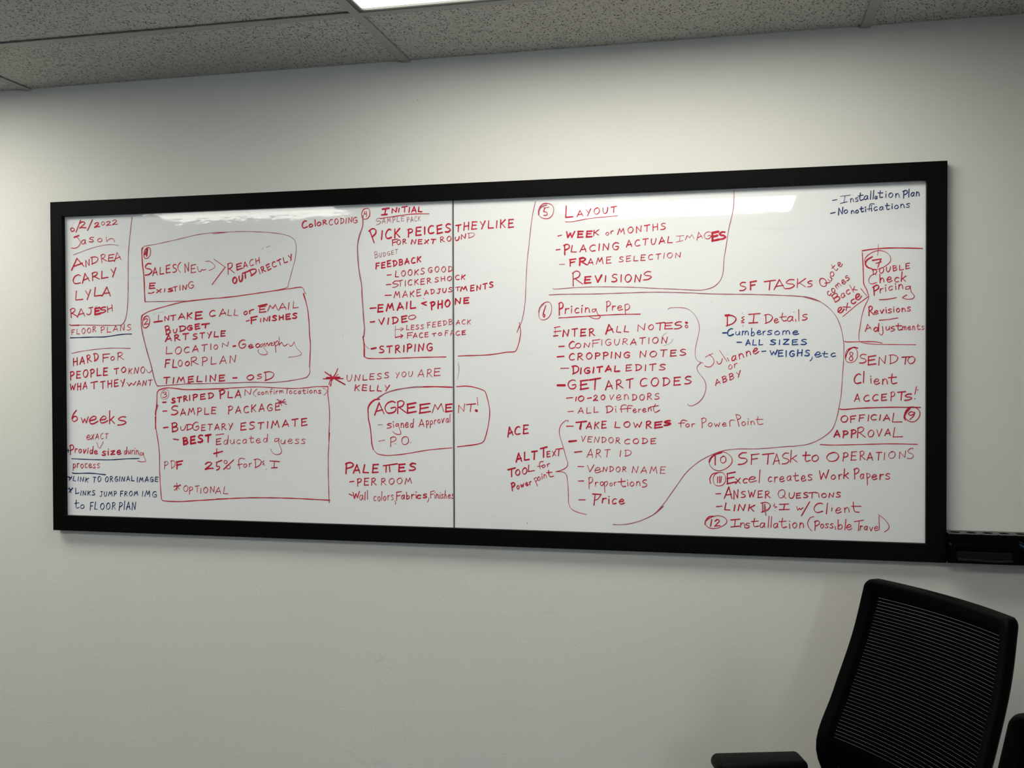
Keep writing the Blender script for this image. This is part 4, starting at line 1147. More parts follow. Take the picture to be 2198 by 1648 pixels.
L 2.28 r 1089.8,273.1 1081.5,264.0 1080.9,253.6 1085.8,244.6 1094.5,237.5 1107.7,234.9 1121.3,238.2 1132.8,244.4 1141.4,253.2 1142.6,263.7 1137.1,272.5 1128.2,279.2 1115.4,282.4 1101.6,279.4 1090.5,272.7 1082.0,263.9
L 4.57 r 1098.4,266.7 1086.5,259.3 1082.3,249.8 1086.6,241.0 1097.5,236.8
S 4.18 r 1099.3,257.6 1119.4,260.9
S 3.04 r 1119.4,260.3 1115.7,251.7 1112.1,239.9
S 3.23 r 1107.6,250.0 1120.3,253.9
S 1.52 r 1112.9,298.0 1111.5,270.1
G handwriting
T DOUBLE 1099.9 221.9 88.2 13.5 -1.3 14.6 2.88 r
G handwriting
T C 1090.3 197.5 20.1 2.4 -1.8 25.0 2.32 r
T heck 1116.7 200.4 62.5 3.4 -1.0 24.9 3.26 r
G handwriting
T P 1103.1 170.8 14.0 4.9 -3.8 21.3 4.05 r
T ricin 1117.2 175.7 55.4 10.4 -2.3 22.0 2.88 r
L 2.63 r 1189.2,190.5 1179.8,189.8 1178.4,183.1 1186.5,184.5 1189.2,189.6 1190.6,177.1 1198.7,166.4 1194.6,159.4 1182.0,158.2 1170.8,162.2 1180.2,168.7
G underline
L 2.64 r 1115.9,158.4 1135.0,159.0 1155.8,162.9
G handwriting
T Q 981.9 190.8 13.4 15.7 -16.8 15.8 3.08 r
T u 998.0 206.4 5.6 6.7 -14.1 13.0 2.50 r
T o 1001.7 217.9 7.4 8.6 -14.6 13.9 2.50 r
T te 1009.7 230.4 18.9 17.9 -15.8 18.2 2.70 r
G handwriting
T comes 994.9 169.1 50.7 43.9 -14.2 17.8 2.89 r
G handwriting
T B 1009.2 153.7 13.9 8.5 -10.0 17.7 3.49 r
T ack 1025.9 163.1 35.9 20.6 -10.7 20.1 2.71 r
G handwriting
T e 1019.9 123.8 12.6 9.9 -14.1 19.5 3.85 r
T x 1036.1 131.7 11.1 9.5 -14.8 18.9 3.07 r
T c 1051.2 147.0 8.8 5.6 -10.8 18.3 3.85 r
T e 1061.9 156.8 12.8 9.0 -13.0 20.2 3.84 r
S 3.04 r 1071.1,187.2 1085.8,168.6
G underline
S 2.47 r 1028.4,117.3 1060.1,144.9 1089.4,166.6
G handwriting
T R 1091.3 119.8 11.9 2.1 -2.1 22.1 4.05 r
T evisions 1104.1 121.6 86.1 7.3 -1.0 19.2 3.27 r
G underline
S 2.82 r 1116.0,106.4 1136.9,108.0 1159.6,111.5
G handwriting
T A 1082.6 78.4 14.3 5.0 -3.0 16.7 2.51 r
T d 1102.4 78.2 11.9 0.2 -0.4 20.2 3.66 r
L 2.83 r 1123.3,90.9 1124.6,74.5 1120.6,68.8 1115.1,73.6
S 1.89 r 1122.4,98.6 1123.1,97.6
T u 1131.9 81.1 8.7 0.5 -0.6 17.7 2.69 r
T S 1143.9 77.7 9.1 3.2 -1.9 11.0 2.69 r
T t 1155.1 80.5 14.5 0.2 -0.3 20.1 3.26 r
T ments 1170.5 80.7 51.2 1.3 -0.4 19.1 2.49 r
G circled_number
L 2.28 r 1045.3,36.8 1038.9,32.3 1035.2,24.4 1034.1,15.9 1035.0,7.6 1039.3,1.5 1045.7,-0.2 1052.4,1.0 1058.7,5.2 1062.8,13.0 1063.6,21.6 1062.4,29.6 1058.4,36.0 1052.0,38.0 1045.4,36.3 1039.1,32.1
L 3.81 r 1063.9,36.5 1052.9,38.5 1040.9,28.9 1034.4,11.5
T 8 1043.7 4.2 10.1 0.9 -1.2 23.6 2.91 r
G handwriting
T S 1069.1 -2.3 16.0 1.5 -1.2 23.6 3.29 r
T E 1089.7 -5.9 18.7 2.4 -1.5 22.2 3.86 r
T N 1114.9 -6.7 17.7 3.8 -2.2 20.7 2.89 r
T D 1139.8 -3.0 20.5 1.8 -1.1 22.7 2.69 r
T T 1169.7 -4.7 18.0 0.9 -0.5 18.8 3.45 r
T O 1183.8 -3.8 17.4 1.3 -0.8 19.1 2.87 r
G handwriting
T C 1056.3 -54.3 16.0 1.9 -1.5 24.8 4.07 r
S 3.59 r 1079.1,-22.7 1077.8,-50.8
T i 1095.3 -52.4 2.7 0.4 -1.7 24.1 3.09 r
T en 1103.5 -55.1 31.9 0.8 -0.4 27.0 3.28 r
T t 1138.7 -54.7 19.9 1.0 -0.8 29.8 3.46 r
G handwriting
T A 1056.7 -98.7 12.9 0.4 -0.3 19.4 2.91 r
T CCE 1079.2 -98.6 54.8 3.5 -0.6 17.8 3.67 r
T P 1143.6 -95.5 10.0 0.8 -0.9 21.5 2.89 r
T T 1160.0 -95.0 17.5 1.0 -0.6 21.5 3.84 r
T S 1177.1 -96.3 17.1 2.9 -1.3 15.7 3.83 r
S 2.60 r 1204.1,-61.0 1200.2,-80.5
L 1.67 r 1199.8,-90.8 1199.5,-91.3 1199.6,-91.9 1200.1,-92.2 1200.6,-92.1 1200.9,-91.6 1200.8,-91.0 1200.3,-90.7 1199.7,-90.8 1199.5,-91.3
S 1.86 r 1205.9,-69.0 1208.6,-69.0
G underline
L 3.15 r 1020.7,-117.9 1030.9,-119.2 1071.5,-115.7 1144.6,-112.8 1213.2,-113.0
G handwriting
T O 1023.9 -152.3 16.7 1.5 -0.7 17.5 3.69 r
T FFI 1046.7 -151.4 44.2 3.8 -0.7 17.8 3.29 r
T CIA 1095.8 -145.9 44.9 -0.2 0.1 15.8 3.67 r
T L 1147.4 -150.3 23.5 1.2 -0.5 23.5 2.88 r
G circled_number
L 2.78 r 1177.4,-124.9 1175.8,-133.3 1179.0,-141.0 1184.7,-146.3 1191.9,-149.4 1200.1,-148.3 1206.5,-142.9 1210.9,-135.8 1212.7,-127.5 1209.9,-119.6 1203.9,-114.6 1196.7,-111.7 1188.6,-112.4 1181.9,-117.7 1177.9,-125.1 1176.2,-133.3
L 4.83 r 1188.9,-115.1 1179.0,-127.6 1175.4,-139.2 1179.0,-145.9
T 9 1184.5 -144.3 16.6 2.0 -1.2 20.7 3.26 r
G handwriting
T APP 1006.9 -190.1 53.3 1.2 -0.1 19.1 4.47 r
T R 1063.9 -189.8 19.7 1.6 -0.9 25.6 3.29 r
T OVA 1089.6 -188.6 53.7 3.9 -0.6 19.7 2.90 r
T L 1149.3 -188.5 22.6 1.2 -0.6 25.4 2.89 r
G underline
L 2.77 r 973.3,-209.1 1006.9,-210.2 1090.0,-207.1 1144.8,-205.3 1206.2,-205.6
G circled_number
L 2.55 r 701.8,-243.2 694.6,-253.1 694.8,-263.9 700.2,-272.8 709.0,-279.6 721.7,-281.3 734.4,-277.0 744.8,-269.8 752.3,-260.1 752.8,-249.2 746.9,-240.5 737.9,-234.1 725.5,-231.8 712.6,-235.8 702.5,-243.5 695.1,-253.2
L 5.11 r 725.5,-233.2 708.9,-239.4 699.1,-248.6 694.8,-258.7
S 4.32 r 709.9,-242.4 709.9,-266.5
T 0 723.2 -262.2 14.6 1.9 -1.1 19.5 2.99 r
G handwriting
T S 770.3 -265.0 23.2 6.0 -3.7 29.9 3.77 r
T F 801.2 -262.8 21.2 2.8 -1.5 25.7 3.37 r
T T 830.1 -262.3 28.7 2.5 -1.0 27.3 3.76 r
T A 857.5 -261.8 16.0 1.3 -0.9 27.2 2.96 r
T S 880.3 -261.8 17.5 4.2 -3.3 28.3 2.95 r
T k 900.1 -255.6 16.7 1.7 -1.3 31.4 2.95 r
T t 930.5 -253.8 19.4 0.7 -0.3 28.5 3.73 r
T O 953.1 -253.4 16.1 1.8 -0.8 16.6 3.33 r
T O 988.8 -252.8 30.2 2.5 -0.8 23.8 3.32 r
T PER 1029.2 -249.6 53.9 3.6 -0.6 23.3 2.91 r
T AT 1087.3 -248.6 34.8 2.5 -0.6 21.6 2.90 r
T ION 1128.1 -245.3 51.5 6.6 -1.1 19.6 2.31 r
T S 1183.2 -243.2 15.9 2.6 -2.0 27.2 2.11 r
G circled_number
L 2.35 r 716.2,-286.2 709.5,-290.4 705.7,-297.8 704.9,-305.8 706.2,-313.6 711.0,-319.4 717.9,-321.1 725.0,-320.0 731.7,-316.1 735.8,-308.9 736.4,-300.8 734.8,-293.2 730.3,-287.1 723.4,-285.1 716.3,-286.7 709.7,-290.6
L 3.14 r 698.1,-315.8 696.1,-302.8 703.0,-290.6 714.8,-286.4
S 3.13 r 716.3,-297.4 715.7,-313.4
S 3.52 r 721.6,-296.2 721.6,-312.7
S 2.74 r 726.1,-296.2 724.5,-311.2
G handwriting
T E 741.7 -315.2 21.8 4.9 -2.9 28.1 4.18 r
T xc 761.9 -314.8 30.2 2.1 -0.6 24.9 3.38 r
T e 794.9 -310.1 20.4 2.2 -1.2 25.8 2.98 r
S 2.90 r 823.7,-277.3 821.4,-310.5
T creates 844.1 -308.4 108.9 6.7 -0.6 28.0 2.95 r
T W 971.1 -299.1 23.2 2.4 -1.0 23.8 3.32 r
T or 1000.5 -299.4 26.0 3.5 -1.4 23.7 2.92 r
T k 1030.8 -294.9 11.9 0.6 -0.4 25.3 3.31 r
T P 1057.0 -294.3 12.0 2.6 -2.5 25.5 3.30 r
T a 1070.8 -296.0 9.2 1.6 -1.7 22.2 2.91 r
L 2.80 r 1086.1,-280.7 1087.4,-296.2 1088.0,-310.8
L 2.62 r 1087.4,-281.1 1093.4,-282.5 1093.8,-288.3 1087.9,-293.3
T ers 1098.9 -295.4 42.7 0.3 0.1 27.1 3.29 r
G handwriting
S 3.32 r 711.2,-342.1 723.6,-341.2
T A 734.3 -354.0 18.5 1.1 -0.5 31.6 3.79 r
T N 758.0 -354.2 11.6 2.7 -2.5 23.3 3.38 r
T SWER 776.1 -350.3 73.2 2.2 -0.1 18.9 3.38 r
T Q 868.9 -349.0 21.3 1.9 -0.7 22.1 2.57 r
T U 896.5 -349.3 13.6 1.7 -0.8 15.3 2.95 r
T ES 914.7 -348.5 28.7 3.1 -0.6 14.1 3.34 r
T T 945.6 -347.3 16.5 1.4 -0.5 14.7 2.94 r
L 2.84 r 962.2,-333.2 968.7,-334.0 970.6,-345.3
T ONS 976.8 -344.9 46.0 1.5 -0.1 13.3 3.32 r
G handwriting
S 3.32 r 713.2,-375.5 727.4,-373.8
T LINK 734.3 -384.4 74.7 -0.9 0.4 19.5 3.79 r
T D 827.2 -386.7 23.0 4.0 -1.9 24.7 3.36 r
S 6.54 f 835.3,-367.3 836.4,-382.1
S 3.46 f 836.8,-381.1 838.4,-395.0
L 2.30 r 860.7,-365.6 857.9,-370.2 865.9,-372.0 860.2,-374.9
S 1.73 r 859.4,-361.7 860.7,-363.0
S 1.73 r 861.3,-381.4 861.7,-382.4
S 3.25 r 872.2,-365.3 895.0,-363.7
S 3.25 r 872.2,-379.1 896.9,-377.5
S 3.25 r 885.5,-365.0 882.7,-378.3
L 2.66 r 915.1,-369.7 917.9,-378.9 922.6,-374.1 924.9,-377.5 931.1,-372.2
S 3.23 r 947.1,-357.1 927.4,-393.0
T C 958.1 -384.7 21.9 3.0 -1.3 24.4 3.33 r
S 3.21 r 991.2,-358.9 988.4,-386.7
S 2.83 r 1002.4,-370.7 1001.1,-379.1
S 1.89 r 1001.5,-365.4 1002.0,-366.0
T en 1011.2 -383.2 33.4 1.9 -0.4 26.3 2.92 r
L 3.18 r 1053.8,-354.3 1054.4,-368.9 1058.1,-378.9 1068.2,-380.2
S 2.80 r 1049.7,-365.5 1072.8,-364.9
G circled_number
L 2.54 r 693.4,-407.0 685.5,-413.9 684.4,-421.3 688.3,-427.5 695.6,-432.2 707.0,-433.4 719.2,-430.4 729.7,-425.4 737.8,-418.7 739.5,-411.1 735.2,-405.1 727.7,-400.7 716.6,-399.1 704.2,-401.9 694.0,-407.2 686.0,-413.9
L 3.52 r 704.9,-400.4 693.1,-403.2 685.3,-413.5 683.7,-423.6
S 4.10 r 701.0,-410.0 698.0,-427.1
T 2 708.8 -427.2 14.1 0.8 -0.3 18.4 3.81 r
G handwriting
S 3.68 r 749.9,-409.5 772.2,-406.8
S 3.68 r 749.9,-427.9 770.9,-424.8
S 3.30 r 761.1,-408.2 759.2,-426.8
T n 774.2 -428.1 11.6 0.8 -0.4 22.3 3.19 r
T s 787.7 -429.3 10.6 1.7 -1.5 22.8 3.18 r
T t 802.2 -426.2 18.3 1.0 -0.3 25.8 3.38 r
T a 823.4 -427.6 12.5 0.8 -0.4 22.8 3.17 r
S 2.88 r 846.4,-396.7 844.1,-426.5
S 2.88 r 853.1,-397.5 851.2,-425.3
T a 857.5 -427.5 11.8 1.4 -1.0 22.7 2.96 r
T t 872.2 -426.6 19.0 1.2 -0.5 29.6 2.96 r
T ion 896.9 -426.2 36.9 2.6 -0.5 27.2 2.95 r
L 2.46 r 957.5,-394.7 948.1,-398.3 942.5,-411.2 945.3,-422.9 952.9,-431.6
T P 960.0 -428.4 13.1 2.4 -1.7 23.0 2.94 r
T oss 973.9 -424.4 31.8 3.0 -0.7 21.9 2.93 r
S 2.63 r 1009.9,-418.0 1010.9,-425.8
S 1.69 r 1007.7,-403.0 1008.2,-403.8
T bl 1016.1 -426.2 19.9 1.2 -0.4 27.3 2.93 r
T e 1037.8 -426.3 13.0 1.2 -0.8 25.3 2.92 r
T T 1056.8 -427.6 22.1 2.7 -1.1 25.6 2.52 r
T rave 1070.1 -425.8 44.1 -1.1 0.6 22.3 2.52 r
S 2.41 r 1115.9,-388.5 1116.5,-423.3
L 2.22 r 1114.1,-384.7 1128.7,-395.9 1139.3,-411.0 1138.2,-420.7 1128.8,-428.4
G handwriting
T S 773.2 186.9 16.4 3.2 -2.5 22.1 3.57 r
T F 799.3 190.9 15.4 2.0 -1.6 20.1 4.75 r
T T 834.4 189.2 28.1 1.8 -1.0 23.2 3.94 r
T A 859.2 189.0 25.5 2.4 -1.5 25.1 3.54 r
T S 888.1 189.4 23.1 4.4 -2.5 23.0 3.34 r
T K 916.1 193.1 21.5 1.7 -1.2 23.5 2.94 r
T S 942.4 193.7 12.0 2.1 -1.5 15.2 3.32 r
G smudge
L 1.51 g 13.4,7.8 16.2,-11.3 12.2,-36.6
L 3.01 g 12.3,3.5 14.4,-15.5 10.4,-40.9
G smudge
S 1.18 g -684.5,369.0 -682.6,367.8
S 1.89 g -690.7,359.1 -689.0,356.9
S 3.26 g -561.3,340.7 -550.5,344.8
S 1.86 g -550.7,328.3 -548.3,327.1
S 2.33 g -575.8,336.8 -570.9,339.9
'''
cur = None
def flush():
    if not cur or not any(cur['V'].values()): return
    vs, fs, mi, mats_ = [], [], [], []
    for c in cur['V']:
        if not cur['V'][c]: continue
        k = len(vs)
        for (x, z, e) in cur['V'][c]:
            x *= .001; z *= .001
            vs.append((x, PY-bow(x, z)-.0002+e, z))
        fs += [tuple(k+i for i in f) for f in cur['F'][c]]; mi += [len(mats_)]*len(cur['F'][c]); mats_.append(INKS[c])
    # faces must look towards the room (-Y)
    fs2 = []
    for f in fs:
        a, b_, c_ = (Vector(vs[i]) for i in f[:3]); fs2.append(f if (b_-a).cross(c_-a).y < 0 else f[::-1])
    o = obj(cur['name'], (vs, fs2), mats_, wbr)
    for p, m_ in zip(o.data.polygons, mi): p.material_index = m_
    if cur['blue']: o['label'] = 'blue marker handwriting'
for ln in INK.strip().split('\n'):
    p = ln.split()
    if p[0] == 'G':
        flush(); head = dict(name=p[1], blue=len(p) > 2); cur = dict(head, V={}, F={}, box=None); continue
    c = p[-1] if p[0] == 'T' else p[2]
    if p[0] == 'T':
        f = list(map(float, p[2:9])); o_, a_, u_ = Vector(f[0:2]), Vector(f[2:4]), Vector(f[4:6]); ext = [o_, o_+a_, o_+u_, o_+a_+u_]
    else:
        P = [Vector(map(float, t.split(','))) for t in p[3:]]; ext = P
    bb = [min(q.x for q in ext), max(q.x for q in ext), min(q.y for q in ext), max(q.y for q in ext)]
    if cur['box'] and cur['name'] == 'handwriting':      # words standing well apart are parts of their own
        g = cur['box']; dx = max(bb[0]-g[1], g[0]-bb[1], 0); dy = max(bb[2]-g[3], g[2]-bb[3], 0)
        if max(dx, dy) > 17: flush(); cur = dict(head, V={}, F={}, box=None)
    cur['box'] = bb if not cur['box'] else [min(cur['box'][0], bb[0]), max(cur['box'][1], bb[1]), min(cur['box'][2], bb[2]), max(cur['box'][3], bb[3])]
    V = cur['V'].setdefault(c, []); F = cur['F'].setdefault(c, [])
    if p[0] == 'T': glyphs(p[1], o_, a_, u_, f[6], V, F)
    else: brush(V, F, catmull(P, 5 if len(P) > 8 else 3) if p[0] == 'L' else P, float(p[1]))
flush()

# ------------------------------------------------------------------ marker tray to the right of the board
TX0, TX1, TZ0, TZ1, TY = 1.2702, 1.66, 1.100, 1.1716, -.060
tray = tag(empty('marker_tray', (TX0, 0, TZ0)), 'black metal marker tray with round holes in its top, right of the whiteboard', 'tray')
W_, H_ = TX1-TX0, TZ1-TZ0
obj('back_plate', bx(0, W_, -.002, -.0005, 0, H_), M_TRAY, tray)
bm = nb(); box(bm, 0, .0015, TY, -.002, 0, H_); box(bm, W_-.0015, W_, TY, -.002, 0, H_)
obj('end_plate', bm, M_TRAY, tray)
obj('bottom_plate', bx(.0015, W_-.0015, TY+.0015, -.002, 0, .0015), M_TRAY, tray)
# perforated top: square cells with a round hole in each
vs, fs = [], []; pitch = .0375; x = .0025; ncell = int((W_-.005)/pitch); xe = x+ncell*pitch; cy = -.029; rad = .0125; nn_ = 24
for c in range(ncell):
    cx = x+pitch*(c+.5)
    for zz in (H_-.0015, H_):
        for k in range(nn_):
            a = 2*math.pi*k/nn_+math.pi/nn_; ca, sa = math.cos(a), math.sin(a)
            vs.append((cx+rad*ca, cy+rad*sa, zz))
            tx = (pitch/2)/max(1e-6, abs(ca)); hy2 = (.0285 if sa > 0 else .031); ty = hy2/max(1e-6, abs(sa)); t = min(tx, ty)
            vs.append((cx+t*ca, cy+t*sa, zz))
    b0 = len(vs)-4*nn_
    for k in range(nn_):
        k2 = (k+1) % nn_
        lo, hi = b0, b0+2*nn_
        fs.append((hi+2*k, hi+2*k+1, hi+2*k2+1, hi+2*k2)); fs.append((lo+2*k, lo+2*k2, lo+2*k2+1, lo+2*k+1)); fs.append((lo+2*k, hi+2*k, hi+2*k2, lo+2*k2))
bm = nb(); me = bpy.data.meshes.new('t'); me.from_pydata(vs, [], fs); bm.from_mesh(me)
bmesh.ops.recalc_face_normals(bm, faces=bm.faces)
box(bm, 0, .0025, TY, -.0005, H_-.0015, H_); box(bm, xe, W_, TY, -.0005, H_-.0015, H_)
obj('perforated_top', bm, M_TRAYTOP, tray)
# front face with two rounded openings
def plate(bm, x0, x1, z0, z1, ox0, ox1, oz0, oz1, y, th, r=.004):
    """rectangular plate in XZ with a rounded-rectangle opening"""
    ins = []; n = 6
    for (cx, cz, a0) in ((ox1-r, oz1-r, 0), (ox0+r, oz1-r, 90), (ox0+r, oz0+r, 180), (ox1-r, oz0+r, 270)):
        for k in range(n+1): a = R(a0+90*k/n); ins.append((cx+r*math.cos(a), cz+r*math.sin(a)))
    cor = ((x1, z1), (x0, z1), (x0, z0), (x1, z0))
    I = [[bm.verts.new((p[0], yy, p[1])) for p in ins] for yy in (y, y+th)]; O = [[bm.verts.new((p[0], yy, p[1])) for p in cor] for yy in (y, y+th)]
    m_ = len(ins)
    for L in (0, 1):
        for q_ in range(4):
            for k in range(n): bm.faces.new((O[L][q_], I[L][q_*(n+1)+k], I[L][q_*(n+1)+k+1]))
            a, b_ = I[L][q_*(n+1)+n], I[L][((q_+1) % 4)*(n+1)]
            bm.faces.new((O[L][q_], a, b_, O[L][(q_+1) % 4]))
    for k in range(m_): bm.faces.new((I[0][k], I[0][(k+1) % m_], I[1][(k+1) % m_], I[1][k]))
    for k in range(4): bm.faces.new((O[0][k], O[0][(k+1) % 4], O[1][(k+1) % 4], O[1][k]))
bm = nb()
plate(bm, 0, .155, 0, H_-.0016, .0165, .150, .0115, .0400, TY, .0015)
plate(bm, .155, W_, 0, H_-.0016, .160, W_-.015, .0085, .064, TY, .0015)
bmesh.ops.recalc_face_normals(bm, faces=bm.faces)
obj('front_plate', bm, M_TRAY, tray)
bm = nb(); cyl(bm, (.0045, TY-.0004, .0465), (.0045, TY-.0012, .0465), .0031, n=20)
bmesh.ops.create_cone  # noqa
sw = obj('screw', bm, M_SCREW, tray)
obj('screw_recess', cyl(nb(), (.0045, TY-.0011, .0465), (.0045, TY-.0015, .0465), .0014, n=6), M_TRAY, sw)
er = tag(empty('whiteboard_eraser', (TX0+.083, -.034, TZ0+.0016)), 'dark grey felt whiteboard eraser lying inside the black marker tray', 'eraser')
obj('felt_pad', bx(-.064, .064, -.023, .023, .0, .027, bevel=.003), M_FELT, er)
obj('handle', bx(-.060, .060, -.020, .020, .027, .034, bevel=.003), M_PLASTIC, er)
pvc = tag(empty('plastic_sleeve', (TX0+.083, 0, TZ0)), 'thin clear plastic wrapper edge glinting under the felt eraser in the tray', 'wrapper')
vs, fs = [], []
for i in range(17):
    t = i/16; x = -.062+.124*t; z = .0105-.0022*math.sin(math.pi*max(0, (t-.35)/.65)) if t > .35 else .0105
    vs += [(x, TY-.0022, z), (x, TY-.0005, z+.0016), (x, TY-.0022, z-.0035), (x, TY-.0005, z-.0045)]
for i in range(16):
    a = 4*i; fs += [(a, a+4, a+5, a+1), (a+2, a+6, a+4, a), (a+3, a+7, a+6, a+2), (a+1, a+5, a+7, a+3)]
fs += [(0, 1, 3, 2), (64, 66, 67, 65)]
obj('wrapper_film', (vs, fs), mat('film', (.012, .013, .014), .15, spec=.5), pvc)
mk = tag(empty('marker', (TX0+.180, -.034, TZ0+.036)), 'dark blue dry-erase marker leaning inside the marker tray at the right edge of the photo', 'marker')
obj('barrel', cyl(nb(), (-.038, -.006, .021), (.045, .006, -.019), .0085, n=24), M_MARK, mk, True)
obj('cap', cyl(nb(), (.045, .006, -.019), (.078, .011, -.0245), .0092, .0088, n=24), mat('marker_cap', (.01, .03, .16), .2, spec=.6), mk, True)

# ------------------------------------------------------------------ mesh-back office chairs
Q = [1.1952, -0.369, 3.70711, 1.0844, -0.00161, 0.02929, 0.20724, 0.21674, 0.22447, 0.22503, 0.19901, 0.03079, 0.07851, 0.12583, 0.07733]
HWK = Q[6:11]; FWK = [0]+Q[11:15]; ZT, ARCH, CURV = Q[3], Q[4], Q[5]
def itp(v, k):
    n = len(k)-1; t = min(max(v*n, 0), n-1e-6); i = int(t); f = t-i
    kk = [2*k[0]-k[1]]+list(k)+[2*k[-1]-k[-2]]; a, b_, c, d = kk[i:i+4]
    return .5*(2*b_+(-a+c)*f+(2*a-5*b_+4*c-d)*f**2+(-a+3*b_-3*c+d)*f**3)
def surf(u, v, push=0):
    """front surface of the backrest: u across (-1..1, + = near side), v down from the top"""
    return Vector((itp(v, FWK)+CURV*u*u+push, u*itp(v, HWK), ZT+ARCH*(1-u*u)*(1-v)-v*.52))
def rrect(r=(.07, .030), n=22, m=7):
    """rounded rectangle in (u, v) from -1 to 1, evenly sampled"""
    out = []; ru, rv = r
    for (cu, cv, a0, e) in ((1-ru, 1-rv*2, 0, (-1, 0)), (-1+ru, 1-rv*2, 90, (0, -1)), (-1+ru, -1+rv*2, 180, (1, 0)), (1-ru, -1+rv*2, 270, (0, 1))):
        for k in range(m): a = R(a0+90*k/m); out.append((cu+ru*math.cos(a), cv+2*rv*math.sin(a)))
        a = R(a0+90); p0 = (cu+ru*math.cos(a), cv+2*rv*math.sin(a)); L_e = 2*(1-ru) if e[0] else 2*(1-2*rv)
        for k in range(n): out.append((p0[0]+e[0]*L_e*k/n, p0[1]+e[1]*L_e*k/n))
    return out
def sqr(t, n=5.):     # rounded-rectangle outline in (u, v), t in 0..1
    a = 2*math.pi*t; c, s = math.cos(a), math.sin(a); p = 2/n
    return (math.copysign(abs(c)**p, c), math.copysign(abs(s)**p, s))
def make_chair():
    r = empty('office_chair')
    # outline of the back: superellipse in (u, v); the mesh window sits inside it
    VC, VH = .5, .5
    RR = rrect(); m_ = len(RR)
    def ring(su, v0, v1, push, n):
        out = []
        for k in range(m_):
            c, s = RR[k]; out.append(surf(c*su, (v0+v1)/2+s*(v1-v0)/2, push))
        return out
    rings = [ring(.888, .068, .960, -.006, 0), ring(.893, .064, .962, .0008, 0), ring(.958, .020, .985, .0012, 0), ring(.966, .015, .988, .0035, 0), ring(.988, .004, .996, .0035, 0),
             ring(1., 0, 1., -.003, 0), ring(1., 0, 1., -.022, 0), ring(.985, .008, .99, -.028, 0), ring(.91, .055, .965, -.028, 0), ring(.888, .068, .960, -.018, 0)]
    vs = [tuple(p) for g in rings for p in g]; fs = []; nr = len(rings)
    for a in range(nr):
        for k in range(m_): b_ = (a+1) % nr; k2 = (k+1) % m_; fs.append((a*m_+k, a*m_+k2, b_*m_+k2, b_*m_+k))
    bm = nb(); me = bpy.data.meshes.new('t'); me.from_pydata(vs, [], fs); bm.from_mesh(me); bmesh.ops.recalc_face_normals(bm, faces=bm.faces)
    obj('back_frame', bm, M_PLASTIC, r, True)
    # woven mesh: horizontal bands with slits bridged by threads
    def mesh_zone(v0, v1, name):
        vs, fs = [], []; pit = .0075/.52; n = int((v1-v0)/pit); U = .90; nu = 24; nt = 124
        for j in range(n):
            va = v0+j*pit; vb = va+pit*.87
            k = len(vs)
            for i in range(nu+1):
                u = -U+2*U*i/nu; vs.append(tuple(surf(u, va, -.004))); vs.append(tuple(surf(u, vb, -.004)))
            for i in range(nu): a = k+2*i; fs.append((a, a+2, a+3, a+1))
            if j == n-1: break
            for i in range(nt):
                u = -U+2*U*i/nt; k = len(vs)
                for (uu, vv) in ((u, vb), (u+2*U/nt*.66, vb), (u+2*U/nt*.66, va+pit), (u, va+pit)): vs.append(tuple(surf(uu, vv, -.004)))
                fs.append((k, k+1, k+2, k+3))
        obj(name, (vs, fs), M_FABRIC, r)
    mesh_zone(.060, .700, 'backrest_mesh'); mesh_zone(.792, .962, 'backrest_mesh')
    vs, fs = [], []; nu = 24                      # solid lumbar band
    for (vv, ps) in ((.688, -.005), (.693, -.001), (.800, -.001), (.805, -.005), (.800, -.012), (.693, -.012)):
        for i in range(nu+1): vs.append(tuple(surf(-.88+1.76*i/nu, vv, ps)))
    for a in range(6):
        for i in range(nu): b_ = (a+1) % 6; fs.append((a*(nu+1)+i, a*(nu+1)+i+1, b_*(nu+1)+i+1, b_*(nu+1)+i))
    obj('lumbar_band', (vs, fs), M_FABRIC, r, True)
    # spine behind the back, down to the mechanism
    bm = nb(); pts = [surf(0, v, -.035) for v in (.745, .85, .97)]+[Vector((.03, 0, .47)), Vector((.12, 0, .405))]
    for a, b_ in zip(pts[:-1], pts[1:]): cyl(bm, a, b_, .022, n=12)
    obj('back_spine', bm, M_PLASTIC, r, True)
    bm = nb(); cyl(bm, surf(-.9, .745, -.022), surf(0, .745, -.04), .011, n=10); cyl(bm, surf(0, .745, -.04), surf(.9, .745, -.022), .011, n=10)
    obj('back_crossbar', bm, M_PLASTIC, r, True)
    bm = nb(); box(bm, .06, .56, -.245, .245, .43, .505, bevel=.03, seg=4); obj('seat', bm, M_FABRIC, r, True)
    obj('seat_shell', bx(.10, .52, -.20, .20, .405, .432, bevel=.01), M_PLASTIC, r)
    obj('mechanism', bx(.17, .38, -.07, .07, .36, .408, bevel=.012), M_PLASTIC, r)
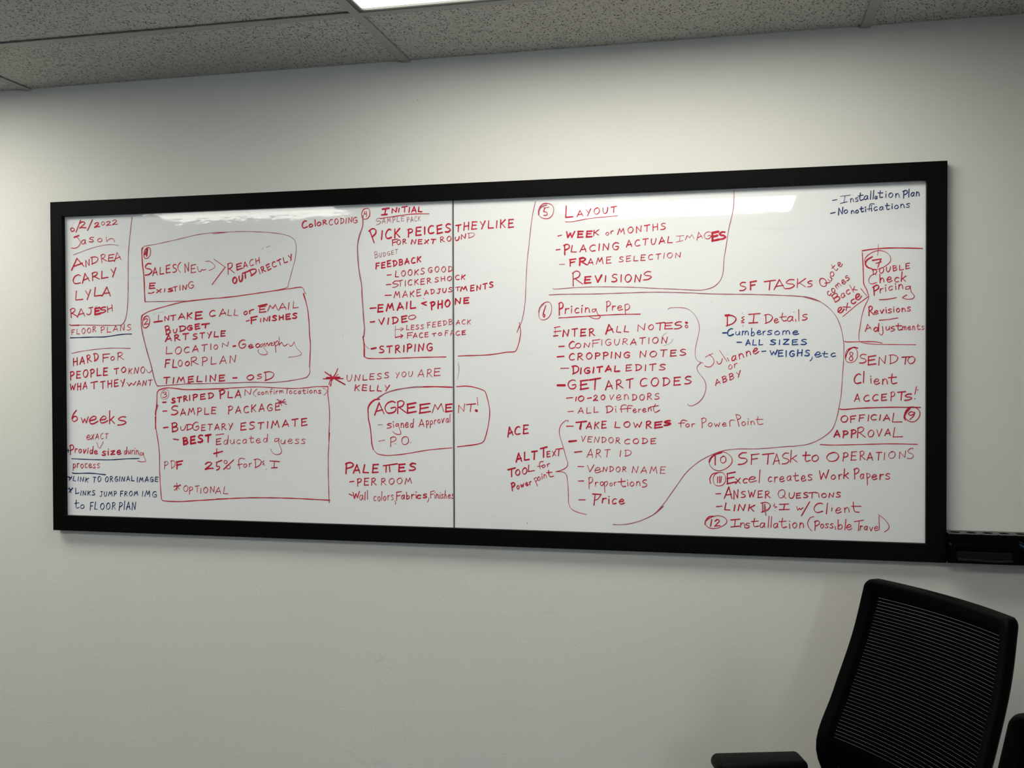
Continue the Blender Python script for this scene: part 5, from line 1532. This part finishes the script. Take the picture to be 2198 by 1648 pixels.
    for s in (-1, 1):
        # arm pad: soft rounded slab
        bm = nb(); box(bm, .180, .394, s*.260-.046, s*.260+.046, .652, .682, bevel=.0145, seg=5)
        for v in bm.verts:      # rounded plan, pad pivoted with its front end outwards
            t = (v.co.x-.287)/.107; v.co.y = s*.260+(v.co.y-s*.260)*(1-.28*t*t*abs(t)); v.co.z -= .005*t*t
            dx, dy = v.co.x-.287, v.co.y-s*.260; a_ = R(16.5)*s; v.co.x = .287+dx*math.cos(a_)-dy*math.sin(a_); v.co.y = s*.260+dx*math.sin(a_)+dy*math.cos(a_)
        pd = obj('arm_pad', bm, M_PAD, r, True)
        bm = nb(); box(bm, .235, .305, s*.262-.016, s*.262+.016, .47, .656, bevel=.007); box(bm, .225, .315, s*.262-.020, s*.262+.020, .40, .56, bevel=.008)
        obj('arm_post', bm, M_PLASTIC, r)
        obj('arm_bracket', bx(.235, .305, min(s*.10, s*.275), max(s*.10, s*.275), .395, .41, bevel=.005), M_PLASTIC, r)
    obj('gas_lift', cyl(nb(), (.27, 0, .10), (.27, 0, .37), .025, n=20), M_CHROME, r, True)
    obj('hub', cyl(nb(), (.27, 0, .065), (.27, 0, .125), .045, .035, n=20), M_PLASTIC, r, True)
    for k in range(5):
        a = R(72*k+20); d = Vector((math.cos(a), math.sin(a), 0)); c = Vector((.27, 0, .095))
        bm = nb(); cyl(bm, c+d*.03, c+d*.29+Vector((0, 0, -.02)), .023, .014, n=12); obj('base_leg', bm, M_PLASTIC, r, True)
        e = c+d*.285; nrm = Vector((-d.y, d.x, 0)); bm = nb()
        for q_ in (-1, 1): cyl(bm, Vector((e.x, e.y, .027))+nrm*(.006*q_), Vector((e.x, e.y, .027))+nrm*(.026*q_), .027, n=20)
        cyl(bm, (e.x, e.y, .03), (e.x, e.y, .085), .007, n=10)
        obj('caster', bm, M_PLASTIC, r, True)
    return r
ch = make_chair(); ch.location = (Q[0], Q[1], 0); ch.rotation_euler = (0, 0, Q[2])
tag(ch, 'black mesh-back office chair with armrests standing right against the wall under the marker tray', 'chair', 'mesh-back office chairs')
c2 = dup(ch); c2.location = (Q[0]+.083, Q[1]-.905, 0); c2.rotation_euler = (0, 0, Q[2])
tag(c2, 'black office chair at the lower right edge, only a corner of its back showing', 'chair')
